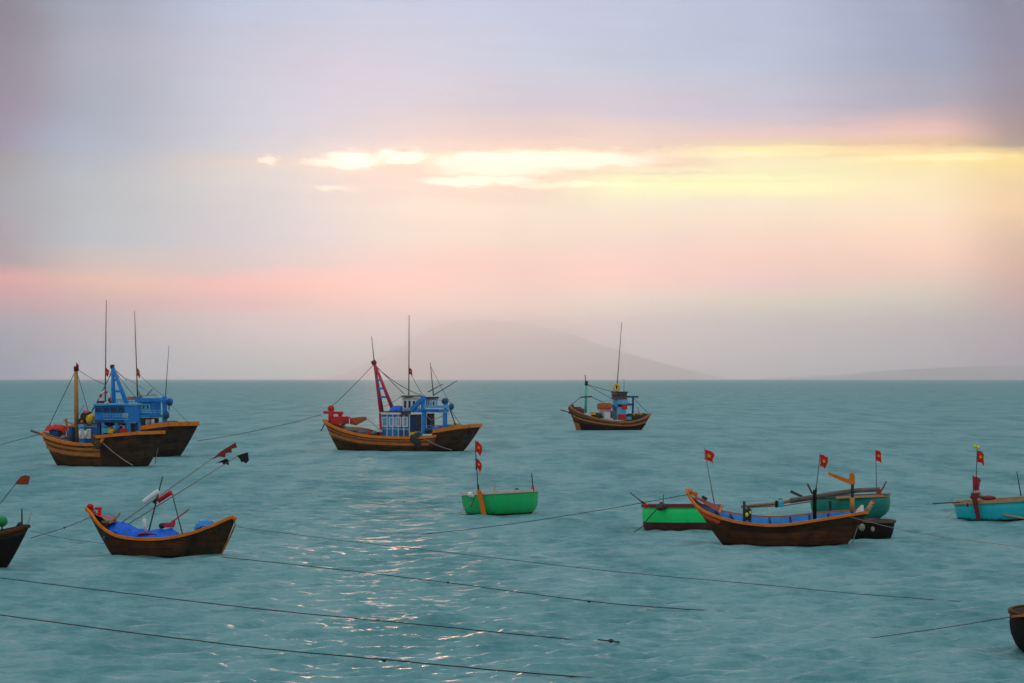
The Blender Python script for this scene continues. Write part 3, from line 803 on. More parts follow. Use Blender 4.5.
    for x0 in (403.6, 408.0, 412.4): window(wh, fr, x0, 400.4, x0 + 3.4, 408.4, -1.1, 'white', 'glass_dark', .08)
    mesh_part(lambda m: fr.box(m, 400.8, 396.9, 413.5, 398.4, -1.3, 1.3), 'roof_edge', 'white', wh)
    mesh_part(lambda m: fr.box(m, 401.2, 395.4, 421.5, 396.9, -1.35, 1.35), 'wheelhouse_roof', 'pole_grey', wh)
    ah = mesh_part(lambda m: fr.box(m, 425.5, 399, 437.5, 408, -.9, .9), 'after_cabin', 'light_blue', rt)
    window(ah, fr, 428, 401, 430, 406.5, -.9, 'white', 'glass_dark', .08); window(ah, fr, 432.5, 401, 435, 406.5, -.9, 'white', 'glass_dark', .08)
    mesh_part(lambda m: fr.box(m, 424.5, 396.8, 439, 398.9, -1.15, 1.15), 'after_cabin_roof', 'black_metal', ah)
    gb = MB()
    fr.box(gb, 413, 409.2, 449, 412.6, -1.35, 1.3)
    gb.bar(L(424.5, 397.5, -1.42), L(411.5, 409.3, -1.42), .34, .34)
    fr.box(gb, 420.5, 395.6, 424.8, 411, -1.5, -1.38); fr.box(gb, 443.6, 401.5, 446.2, 409, -1.45, -1.2)
    gl = gb.build('gantry', 'blue', rt)
    mesh_part(lambda m: m.ell(L(444.9, 401.2, -1.3), (.3, .25, .3)), 'lamp', 'dark_blue', gl)
    mesh_part(lambda m: m.bar(L(424, 407, -1.5), L(452.5, 406.6, -1.5), .2, .26), 'boom', 'light_blue', gl)
    mesh_part(lambda m: m.ell(L(451.5, 406.6, -1.5), (.22, .22, .3)), 'winch_head', 'dark_blue', gl)
    for x, y1 in ((424, 434), (445, 429.5)):
        for d in (-1.32, 1.2):
            mesh_part(lambda m: m.bar(L(x, 412.5, d), L(x, y1, d), .32, .32), 'gantry_leg', 'blue', gl)
    mesh_part(lambda m: fr.box(m, 409.7, 414.5, 421.5, 436, -.8, .8), 'engine_casing', 'dark_blue', rt)
    mesh_part(lambda m: fr.box(m, 426.5, 413.5, 433, 432, -.6, .7), 'engine_box', 'black_metal', rt)
    wire(rt, L(449.5, 408, -1.3), L(455.5, 425, -1.3), .05, 0, 'rope_dark', 'fall_rope')
    heap(rt, [(L(415.5, 441, -2.3).x, -2.28, .95, .26, .16, .45), (L(417.5, 443, -2.3).x, -2.25, .65, .28, .16, .4), (L(413, 439, -2.3).x, -2.25, 1.1, .3, .2, .35), (L(418, 436, -2.1).x, -2.1, 1.35, .35, .25, .3)], 'net_fender', 'net', 9)
    wire(rt, L(420, 436, -2.3), L(452, 450, -2.0), .035, .15, 'rope_pale', 'mooring_line')
    crate(rt, fr, 413, 434.2, -1.7, 'yellow', .5, .34); crate(rt, fr, 418.3, 433.4, -1.6, 'cyan_plastic', .5, .34); crate(rt, fr, 436.5, 428.8, -1.3, 'light_blue', .55, .36); crate(rt, fr, 440.3, 428.2, -1.2, 'red', .5, .34)
    guard(rt, fr, 427, 446, 425.5, 431, -1.75, 6, 'blue', .035); guard(rt, fr, 404, 421, 408.6, 412, -1.35, 6, 'light_blue', .028)
    line_of(rt, fr, [(409, 370, .3), (424, 397, -1.2), (445, 400, -1.2), (462, 426, 0)]); line_of(rt, fr, [(380, 408, -.8), (402, 396, -1.1)]); line_of(rt, fr, [(430.5, 366, .3), (452, 406, -1.2)], r=.018)
    line_of(rt, fr, [(426, 413, -1.45), (431, 420, -1.5), (445, 414, -1.4)], 'rope_pale', .03, 'washing_line')
    heap(rt, [(L(429, 428, -1.2).x, -1.2, L(429, 430.5).z, .5, .4, .26), (L(433, 429, -1.1).x, -1.1, L(433, 430).z, .45, .4, .24)], 'net_heap', 'net_brown', 51)
    heap(rt, [(L(452, 426, -.6).x, -.6, L(452, 427.2).z, .8, .7, .26), (L(458, 426, -.4).x, -.4, L(458, 426.6).z, .6, .6, .22)], 'net_heap', 'buoy_green', 52)
    mesh_part(lambda m: [m.ell(L(x, y, d), (.13, .13, .13)) for x, y, d in ((454, 424.6, -.8), (456, 424.2, -.6), (450, 425.2, -.9), (459.5, 424.6, -.5))], 'float_string', 'orange_rail', rt)
    coil(rt, fr, 374, 432.5, -1.5); coil(rt, fr, 343, 425, -.9, .2, 'rope_dark')
    mesh_part(lambda m: (m.tube([L(415.5, 411, -.7), L(415.5, 404.5, -.7)], .13, 9), m.tube([L(415.5, 404.5, -.7), L(415.5, 402.8, -.7)], .16, 9)), 'exhaust_pipe', 'black_metal', rt)
    mesh_part(lambda m: [m.bar(L(381.5 + k * 5.6, 437, -1.3), L(381.5 + k * 5.6, 415, -1.3), .09, .07) for k in range(6)], 'house_batten', 'white', rt)
boat_middle()

# ---------- boat with the orange mast, front left
def boat_left():
    fr = Frame('fishing_boat', 101, 466, -26, 'brown fishing boat with orange mast, red-white lifebuoy and blue ladder mast', 'fishing boat', 'wooden fishing boats at anchor')
    rt, L = fr.root, fr.L
    H = Hull(fr, [(40.8, 433, .1, 57, .06), (46, 436.5, .75, 61, .4), (56, 440, 1.3, 67, .9), (70, 443.2, 1.75, 77, 1.35), (86, 444.4, 1.95, 90, 1.6),
                  (104, 444, 2.0, 106, 1.65), (120, 441.5, 1.9, 119, 1.5), (135.5, 438.4, 1.7, 129, 1.2)], n=32)
    H.skin('hull', ['brown_planks', 'tar', 'dark_planks', 'warm_planks', 'grey_brown'], rt, VS, lambda t, v: 1 if v < .05 else (2 if t > .66 else (3 if v > .42 else 0)))
    H.deck('deck', 'grey_brown', rt, .4, i1=31)
    H.rail('gunwale', 'orange_rail', rt, 1.0, .16, .20, .03, i1=22, stern=False)
    H.rail('rubbing_strake', 'orange_wood', rt, lambda t: .60 - .10 * t, .14, .24, .03, i0=1, i1=22, stern=False)
    H.rail('rubbing_strake', 'orange_wood', rt, lambda t: .80 - .03 * t, .12, .16, .03, i0=1, i1=22, stern=False)
    o, tl = H.bulwark(rt, 'dark_planks', [(100, 437.4, 2.0), (118, 435.4, 1.9), (136, 433.8, 1.7)], 20)
    cap_rail(o, tl, 'orange_rail', .24, .22)
    mesh_part(lambda m: m.bar(L(98, 446, -2.02), L(104, 437.5, -2.02), .14, .22), 'rail_step', 'orange_rail', o)
    mesh_part(lambda m: m.bar(L(31, 430.6, 0), L(50, 437, 0), .16, .16), 'bow_spar', 'pole_grey', rt)
    drape(fr, rt, [(47, 430), (49, 425.5), (53, 426.5), (57, 424.8), (61, 425.2), (65, 426.5), (66.5, 430)], -.6, .6, 'red', 'bow_tarp', 2.2, .3)
    mesh_part(lambda m: fr.box(m, 49, 430, 66, 439, -.5, .5), 'bow_platform', 'dark_blue', rt)
    mesh_part(lambda m: m.bar(L(66, 418.5, .1), L(68, 437, .1), .12, .12), 'bitt', 'orange_wood', rt)
    mesh_part(lambda m: m.bar(L(63, 420, .1), L(77, 426, .1), .08, .08), 'spar', 'bamboo', rt)
    mesh_part(lambda m: fr.box(m, 68.5, 427, 73.5, 442, -.7, -.1), 'barrel_locker', 'dark_blue', rt)
    mesh_part(lambda m: (m.bar(L(46, 434.5, -.8), L(72, 442.6, -1.5), .10, .14)), 'inner_rail', 'pole_grey', rt)
    # mast
    mm = MB(); mm.tube([L(76.6, 443, -.2), L(76.3, 400, -.2), L(76.1, 369.5, -.2)], .17, 10, .14); ms = mm.build('mast', 'mast_wood', rt)
    mesh_part(lambda m: m.tube([L(76.1, 371, -.2), L(76.1, 366.3, -.2)], .17, 8), 'mast_cap', 'black_metal', ms)
    mesh_part(lambda m: m.tube([L(76.2, 367, -.2), L(76.6, 362.5, -.2)], .03, 6), 'finial', 'dark_pole', ms)
    flag(ms, L(76.6, 363.5, -.2), .22, .36, 'flag_red', False, 1, .2, 8)
    wire(rt, L(75, 372, -.2), L(49, 426, 0), .025); wire(rt, L(77, 373, -.2), L(91, 420, -.2), .022); wire(rt, L(76, 420, -.6), L(84, 405, .2), .02)
    # low forward house
    fh = mesh_part(lambda m: fr.box(m, 79, 427, 101, 444, -1.0, 1.0), 'forward_house', 'blue', rt)
    mesh_part(lambda m: fr.box(m, 78.2, 424.4, 102, 426.8, -1.12, 1.12), 'forward_roof', 'light_blue', fh)
    mesh_part(lambda m: fr.box(m, 78.4, 422.8, 101.5, 424.4, -1.05, 1.05), 'roof_rail', 'dark_red', fh)
    for x0 in (80.5, 87.5):
        window(fh, fr, x0, 429.5, x0 + 3.2, 438, -1.0, 'white', 'cream', .08)
    heap(rt, [(L(90, 421, -.5).x, -.5, L(90, 419.5).z, .32, .3, .36), (L(91.5, 421, -.5).x, -.45, L(91, 417.3).z, .22, .22, .26)], 'oilskin_bundle', 'yellow', 4)
    heap(rt, [(L(85.5, 416, -.3).x, -.3, L(85.3, 410.8).z, .2, .2, .13), (L(87, 416, -.3).x, -.35, L(87.6, 412).z, .18, .18, .14)], 'pink_cloth', 'pink', 5)
    heap(rt, [(L(84, 419, -.3).x, -.3, L(84, 418).z, .30, .3, .40), (L(87, 419, -.3).x, -.2, L(87.2, 416.5).z, .30, .3, .42), (L(80.5, 420, -.3).x, -.3, L(80.6, 421).z, .22, .22, .2)], 'gear_heap', 'net', 6)
    # main cabin
    ch = mesh_part(lambda m: fr.box(m, 94.5, 405.5, 139, 423, -1.25, .55), 'cabin', 'blue', rt)
    mesh_part(lambda m: fr.box(m, 93, 403.2, 142, 405.4, -1.45, .75), 'cabin_roof', 'light_blue', ch)
    mesh_part(lambda m: fr.box(m, 93.4, 405.42, 130, 406.4, -1.40, -1.26, .01), 'roof_beam', 'dark_blue', ch)
    for x0 in (96, 103.6, 111.2, 118.8): window(ch, fr, x0, 408.0, x0 + 5.4, 411.8, -1.25, 'dark_blue', 'glass_dark', .07)
    mesh_part(lambda m: fr.box(m, 94, 419.8, 140, 422.6, -1.42, .7), 'gallery_deck', 'dark_blue', ch)
    mesh_part(lambda m: fr.box(m, 104, 419.0, 128, 420.0, -1.46, -1.41, .01), 'gallery_trim', 'light_blue', ch)
    mesh_part(lambda m: fr.box(m, 122.6, 413.4, 127.2, 418, -1.33, -1.27, .01), 'notice_board', 'cream', ch)
    mesh_part(lambda m: fr.box(m, 106, 423.2, 137, 437, -.6, .9), 'engine_casing', 'black_metal', rt)
    for x in (103.6, 117, 128.5):
        mesh_part(lambda m: m.bar(L(x, 422.5, -1.3), L(x, 438, -1.3), .24, .24), 'post', 'blue', rt)
    for x in (110, 138): mesh_part(lambda m: m.bar(L(x, 422.5, .6), L(x, 436, .6), .24, .24), 'post', 'blue', rt)
    mesh_part(lambda m: fr.box(m, 96.4, 423, 103, 444, -1.2, .9), 'locker', 'dark_blue', rt)
    # blue ladder mast
    lm = MB(); ap = L(112.6, 366, -.3)
    for x, y, d in ((113.3, 404, -.6), (126.5, 404, -.6), (114, 404, .6), (127, 404, .6)): lm.tube([ap, L(x, y, d)], .11, 8, .15)
    lo = lm.build('ladder_mast', 'blue', rt)
    for xa, xb, y in ((113.1, 117.4, 380), (113.2, 121.6, 391.3)):
        mesh_part(lambda m: m.bar(L(xa, y, -.45), L(xb, y, -.45), .12, .16), 'rung', 'blue', lo)
    mesh_part(lambda m: m.tube([L(112.6, 368.5, -.3), L(112.2, 364.8, -.3)], .16, 8), 'mast_head', 'black_metal', lo)
    mast_pole(rt, fr, 114, 369, 127, 380.5, .035, -.3, 'bamboo', .03, 'spar')
    a = mast_pole(rt, fr, 105.2, 403, 106.3, 300, .05, .2, 'dark_pole', .024)
    flag(a, L(105.6, 368, .2), .27, .5, 'flag_red', True, 1, .1, 5)
    wire(rt, L(112, 372, -.3), L(91, 414, -.3), .028)
    ring(rt, L(105, 397.6, -.5), .40, .095)
    mesh_part(lambda m: fr.box(m, 96.5, 400.8, 112.5, 403.2, -1.1, .6), 'raft_cradle', 'dark_red', rt)
    heap(rt, [(L(96, 441, -1.9).x, -2.0, L(96, 440, -2).z, .3, .2, .42), (L(99, 441, -1.9).x, -2.02, L(99.5, 444, -2).z, .3, .2, .36)], 'net_fender', 'net_brown', 9)
    wire(rt, L(103, 443, -2.1), L(133, 465.5, -2.0), .032, .1, 'rope_pale', 'mooring_line')
    wire(rt, L(160, 436, 1.6), L(155, 464, 1.6), .03, .0, 'rope_pale', 'mooring_line')
    crate(rt, fr, 106.5, 430.5, -1.5, 'cyan_plastic', .5, .34); crate(rt, fr, 111.5, 431, -1.5, 'yellow', .45, .32); crate(rt, fr, 124, 430.5, -1.5, 'red', .45, .3)
    guard(rt, fr, 104, 128, 414.2, 419.6, -1.42, 9, 'light_blue', .026); guard(rt, fr, 114, 139, 399.4, 403.2, -1.35, 8, 'blue', .026)
    line_of(rt, fr, [(76, 368, -.2), (105.5, 385, .2), (112.5, 367, -.3), (136, 398, 0)], r=.018); line_of(rt, fr, [(79, 425, -1.1), (94, 407, -1.2)], r=.02)
    line_of(rt, fr, [(104, 425, -1.4), (112, 427, -1.45), (121, 425, -1.4), (129, 426, -1.35)], 'rope_pale', .03, 'washing_line')
    mesh_part(lambda m: [m.poly([L(x, 425.4, -1.42), L(x + 2.2, 425.6, -1.42), L(x + 2.1, 429.2, -1.42), L(x + .2, 428.8, -1.42)], (0, 1, 0), .03) for x in (113, 122.6)], 'hung_cloth', 'light_blue', rt)
    heap(rt, [(L(118, 432, -1.4).x, -1.4, L(118, 433.4).z, .45, .4, .22), (L(121, 432, -1.3).x, -1.3, L(121.5, 432.4).z, .4, .4, .26)], 'net_heap', 'net', 53)
    coil(rt, fr, 63, 437.5, -.9, .2); coil(rt, fr, 71, 440.5, -1.2, .18, 'rope_dark')
    mesh_part(lambda m: [m.ell(L(x, y, d), (.12, .12, .12)) for x, y, d in ((69, 426.2, -.5), (72, 426, -.4), (98.5, 421.6, -.8), (82, 422, -.9))], 'float_string', 'orange_rail', rt)
    mesh_part(lambda m: [m.tube([L(x, 438, -1.75), L(x, 430.5, -1.75)], .09, 8) for x in (80, 85.6)], 'jerrycan_row', 'white', rt)
boat_left()

# ---------- boat behind it
def boat_behind():
    fr = Frame('fishing_boat', 138, 456.2, -32, 'brown fishing boat with blue wheelhouse, half hidden behind the boat with orange mast', 'fishing boat', 'wooden fishing boats at anchor')
    rt, L = fr.root, fr.L
    H = Hull(fr, [(91, 428, .1, 100, .06), (96, 431, .8, 104, .5), (105, 433, 1.5, 112, 1.1), (119, 434.6, 1.95, 122, 1.6), (134, 434.4, 2.1, 135, 1.75), (150, 432.8, 2.05, 148, 1.65), (166.5, 429.8, 1.85, 158, 1.35)], n=28)
    H.skin('hull', ['brown_planks', 'tar', 'dark_planks', 'grey_brown'], rt, VS, lambda t, v: 1 if v < .05 else 2)
    H.deck('deck', 'grey_brown', rt, .4, i1=27)
    H.rail('gunwale', 'orange_rail', rt, 1.0, .16, .2, .03, i1=16, stern=False)
    o, tl = H.bulwark(rt, 'dark_planks', [(128, 430.5, 2.1), (150, 427.2, 2.05), (167.5, 424.6, 1.85)], 13)
    cap_rail(o, tl, 'orange_rail', .24, .34)
    wh = mesh_part(lambda m: fr.box(m, 137, 402, 161, 416, -1.2, .3), 'wheelhouse', 'blue', rt)
    for x0 in (138.6, 142.8, 147.0): window(wh, fr, x0, 404.5, x0 + 2.6, 409.5, -1.2, 'light_blue', 'glass_dark', .09)
    mesh_part(lambda m: fr.box(m, 140, 410.5, 150, 413.5, -1.26, -1.19, .01), 'trim_board', 'light_blue', wh)
    mesh_part(lambda m: fr.box(m, 134.5, 398, 164.5, 402, -1.4, .5), 'wheelhouse_roof', 'blue', wh)
    mesh_part(lambda m: fr.box(m, 127, 396.6, 138, 400, -1.0, .6), 'roof_locker', 'orange_wood', rt)
    gb = MB(); fr.box(gb, 136, 414.8, 166, 417.8, -1.4, .6)
    gb.bar(L(160, 400.5, -1.2), L(172.5, 400.8, -1.2), .22, .26); gl = gb.build('gantry', 'blue', rt)
    mesh_part(lambda m: m.ell(L(169.5, 402, -1.2), (.26, .26, .32)), 'lamp', 'dark_blue', gl)
    mesh_part(lambda m: m.tube([L(169, 403, -1.2), L(169, 410, -1.2)], .05, 6), 'fall_rope', 'rope_dark', gl)
    mesh_part(lambda m: m.ell(L(166, 415, -1.2), (.28, .28, .35)), 'winch_head', 'dark_blue', gl)
    for x, d in ((164.6, -1.0), (139, -1.3), (164.8, .5)):
        mesh_part(lambda m: m.bar(L(x, 396.5, d), L(x, 428, d), .28, .28), 'gantry_leg', 'blue', gl)
    mesh_part(lambda m: fr.box(m, 141, 418, 159, 430, -.5, .6), 'engine_casing', 'black_metal', rt)
    mesh_part(lambda m: (m.tube([L(148, 425.5, -1.0), L(148, 419.2, -1.0)], .20, 10)), 'drum', 'cream', rt)
    mesh_part(lambda m: (m.tube([L(152.8, 425.5, -1.0), L(152.8, 419.2, -1.0)], .13, 10)), 'drum', 'white', rt)
    a = mast_pole(rt, fr, 137.6, 398, 134.6, 311, .055, -.2, 'dark_pole', .024)
    flag(a, L(137.0, 368.3, -.2), .28, .58, 'flag_red', True, 1, .1, 7)
    mast_pole(rt, fr, 165.4, 398, 169, 345, .04, -.2, 'dark_pole', .015)
    mast_pole(rt, fr, 139, 396, 156.5, 394.6, .04, -.3, 'bamboo', .03, 'spar'); mast_pole(rt, fr, 146, 396, 152.5, 389, .04, 0, 'dark_pole', .03, 'spar')
    mast_pole(rt, fr, 138, 391, 141, 397, .07, 0, 'bamboo', .07, 'spar')
    mast_pole(rt, fr, 126, 378, 158, 397.5, .02, 0, 'rope_pale', .02, 'stay_wire')
    guard(rt, fr, 139, 163, 410.5, 414.8, -1.4, 7, 'light_blue', .026)
    crate(rt, fr, 157, 425.3, -1.1, 'cyan_plastic', .5, .34); crate(rt, fr, 162, 424.6, -1.0, 'orange_wood', .5, .34)
    heap(rt, [(L(168, 424, -.3).x, -.3, L(168, 424.4).z, .5, .5, .26), (L(174, 423, 0).x, 0, L(174, 423.4).z, .5, .5, .22)], 'net_heap', 'net', 54)
    line_of(rt, fr, [(137, 372, -.2), (166, 398, -.6), (190, 424, 0)], r=.016)
    mesh_part(lambda m: (m.ell(L(165, 415.6, -1.25), (.24, .22, .28))), 'net_float', 'buoy_green', rt)
boat_behind()

# ---------- small far boat on the right with green mast
def boat_right():
    fr = Frame('fishing_boat', 609, 430, 13, 'small dark fishing boat with green mast and yellow ring under its aerial', 'fishing boat', 'wooden fishing boats at anchor')
    rt, L = fr.root, fr.L
    H = Hull(fr, [(569.8, 406.5, .1, 576.5, .06), (574, 410, .8, 580, .45), (584, 414.6, 1.4, 588, .95), (598, 418.6, 1.75, 600, 1.35), (613, 421.2, 1.85, 613, 1.5),
                  (628, 422, 1.8, 627, 1.35), (640, 419.5, 1.4, 636, .8), (650.5, 414.6, .7, 641.5, .25)], n=30)
    H.skin('hull', ['brown_planks', 'orange_wood', 'tar', 'warm_planks', 'grey_brown'], rt, VS, lambda t, v: 1 if (v < .36 and t < .16) else (2 if v < .42 else (3 if v > .8 else 0)))
    H.deck('deck', 'grey_brown', rt, .45, i1=29)
    H.rail('gunwale', 'orange_wood', rt, 1.0, .16, .2, .03, stern=False)
    H.rail('rubbing_strake', 'orange_wood', rt, lambda t: .66 - .1 * t, .14, .2, .03, i0=2, stern=False)
    H.rail('rubbing_strake', 'grey_brown', rt, lambda t: .84 - .05 * t, .12, .14, .03, i0=2, stern=False)
    mesh_part(lambda m: (m.bar(L(570, 414, 0), L(572.5, 404.5, 0), .35, .4), m.bar(L(568.5, 408.3, 0), L(581, 408.6, 0), .3, .4)), 'bow_post', 'dark_red', rt)
    mesh_part(lambda m: fr.box(m, 572, 408.5, 584, 414, -.8, .8), 'bow_platform', 'net_brown', rt)
    mesh_part(lambda m: m.tube([L(560.5, 409.8, 0), L(570, 412.6, 0)], .06, 6), 'bow_spar', 'dark_pole', rt)
    mm = MB(); mm.tube([L(585.6, 413, 0), L(586.3, 384, 0)], .17, 10, .14); ms = mm.build('mast', 'mint', rt)
    mesh_part(lambda m: m.tube([L(586.3, 385.5, 0), L(586.5, 381, 0)], .2, 8), 'mast_cap', 'net', ms)
    mesh_part(lambda m: m.tube([L(585.6, 382, 0), L(585.1, 375, 0)], .05, 6), 'finial', 'dark_red', ms)
    mesh_part(lambda m: m.bar(L(580.5, 397.2, -.2), L(592, 396.6, -.2), .14, .16), 'crosstree', 'dark_pole', ms)
    wire(rt, L(581, 397, 0), L(571, 405, 0), .035); wire(rt, L(591, 396.8, 0), L(606, 403.5, 0), .04); wire(rt, L(586, 384, 0), L(612, 399, 0), .025)
    aw = mesh_part(lambda m: (fr.box(m, 597, 404, 612.2, 408, -1.1, 1.1), fr.box(m, 599, 403, 611, 404, -.9, .9)), 'awning', 'orange_wood', rt)
    for k in range(7):
        x = 598.2 + k * 2.0
        mesh_part(lambda m: m.poly([L(x - .9, 407.6, -1.12), L(x + .9, 407.6, -1.12), L(x + .55, 409.6, -1.12), L(x - .55, 409.6, -1.12)], (0, 1, 0), .06), 'valance', 'red', aw)
    mesh_part(lambda m: fr.box(m, 598.6, 408, 611.2, 412, -.85, .85), 'fore_cabin', 'pale_rim', rt)
    mesh_part(lambda m: fr.box(m, 600, 412, 610.4, 418.5, -1.05, .9), 'ice_box', 'white', rt)
    heap(rt, [(L(598, 415, -.5).x, -.5, L(598, 416).z, .6, .6, .4), (L(595, 414, -.3).x, -.3, L(594.5, 415).z, .5, .5, .3)], 'net_heap', 'net', 12)
    mesh_part(lambda m: fr.box(m, 610.8, 411, 612.6, 418, -1.0, .6), 'door_post', 'dark_red', rt)
    hb = mesh_part(lambda m: fr.box(m, 612.4, 407.2, 626, 420, -1.05, 1.05), 'deckhouse', 'light_blue', rt)
    mesh_part(lambda m: fr.box(m, 617.2, 404.4, 627.4, 409.4, -1.25, 1.1), 'red_canopy', 'red', hb)
    mesh_part(lambda m: fr.box(m, 611.8, 404.4, 617, 407.2, -1.15, 1.1), 'upper_step', 'blue', hb)
    mesh_part(lambda m: fr.box(m, 617.8, 414.2, 625.6, 420, -1.12, -1.0), 'lower_panel', 'red', hb)
    mesh_part(lambda m: fr.box(m, 612.6, 399.6, 628, 404.2, -1.3, 1.3), 'upper_deck', 'light_blue', hb)
    wh = mesh_part(lambda m: fr.box(m, 611.4, 392.6, 627.2, 399.4, -1.0, 1.0), 'wheelhouse', 'pole_grey', rt)
    for x0 in (613, 617.6, 622.4): window(wh, fr, x0, 394.3, x0 + 3, 397.6, -1.0, 'net_brown', 'glass_dark', .1)
    mesh_part(lambda m: fr.box(m, 610.8, 391.6, 628.2, 392.6, -1.2, 1.2), 'wheelhouse_roof', 'black_metal', wh)
    ring(rt, L(616.3, 387.6, -.8), .36, .14, 'yellow_ring', ('yellow', 'yellow'))
    mesh_part(lambda m: m.tube([L(616.3, 391.6, -.8), L(616.3, 384, -.8)], .05, 6), 'ring_stand', 'dark_pole', rt)
    mast_pole(rt, fr, 616.6, 392, 621.8, 322, .06, 0, 'dark_pole', .03); mast_pole(rt, fr, 624, 392, 624, 378, .03, 0, 'dark_pole', .02)
    gb = MB(); gb.bar(L(633, 397, 0), L(632.6, 420, 0), .2, .2); gb.bar(L(626, 396.8, -.3), L(638.3, 396.8, -.3), .2, .22); gb.bar(L(626, 404.4, -.3), L(634, 404.4, -.3), .2, .26)
    gb.build('gantry', 'dark_blue', rt)
    heap(rt, [(L(631, 417, -.4).x, -.4, L(631, 417.5).z, .9, .8, .5), (L(637, 417, -.2).x, -.2, L(636, 417.5).z, .8, .6, .5), (L(643, 416, -.1).x, -.1, L(643, 416.5).z, .6, .5, .42), (L(646, 416, -.1).x, 0, L(646.5, 416.5).z, .5, .4, .35)], 'net_heap', 'net', 14)
    mast_pole(rt, fr, 640.5, 420, 637.6, 407, .05, 0, 'dark_pole', .03, 'pole'); mast_pole(rt, fr, 643, 417, 651.5, 413.6, .07, .2, 'dark_pole', .05, 'tiller')
    mesh_part(lambda m: m.bar(L(645.5, 418, 0), L(644.5, 425, 0), .5, .16), 'rudder', 'tar', rt)
    crate(rt, fr, 593, 413.2, -.8, 'yellow', .55, .36); crate(rt, fr, 628.6, 418.2, -1.1, 'cyan_plastic', .55, .36)
    line_of(rt, fr, [(586.4, 384, 0), (616, 392, 0), (633, 397, 0), (650, 414.5, 0)], r=.03)
    guard(rt, fr, 612, 627, 397.6, 400, -1.3, 6, 'pole_grey', .03)
    mesh_part(lambda m: [m.ell(L(x, y, -.9), (.16, .16, .16)) for x, y in ((634, 414.5), (637.5, 414), (641, 414.2))], 'float_string', 'orange_rail', rt)
boat_right()

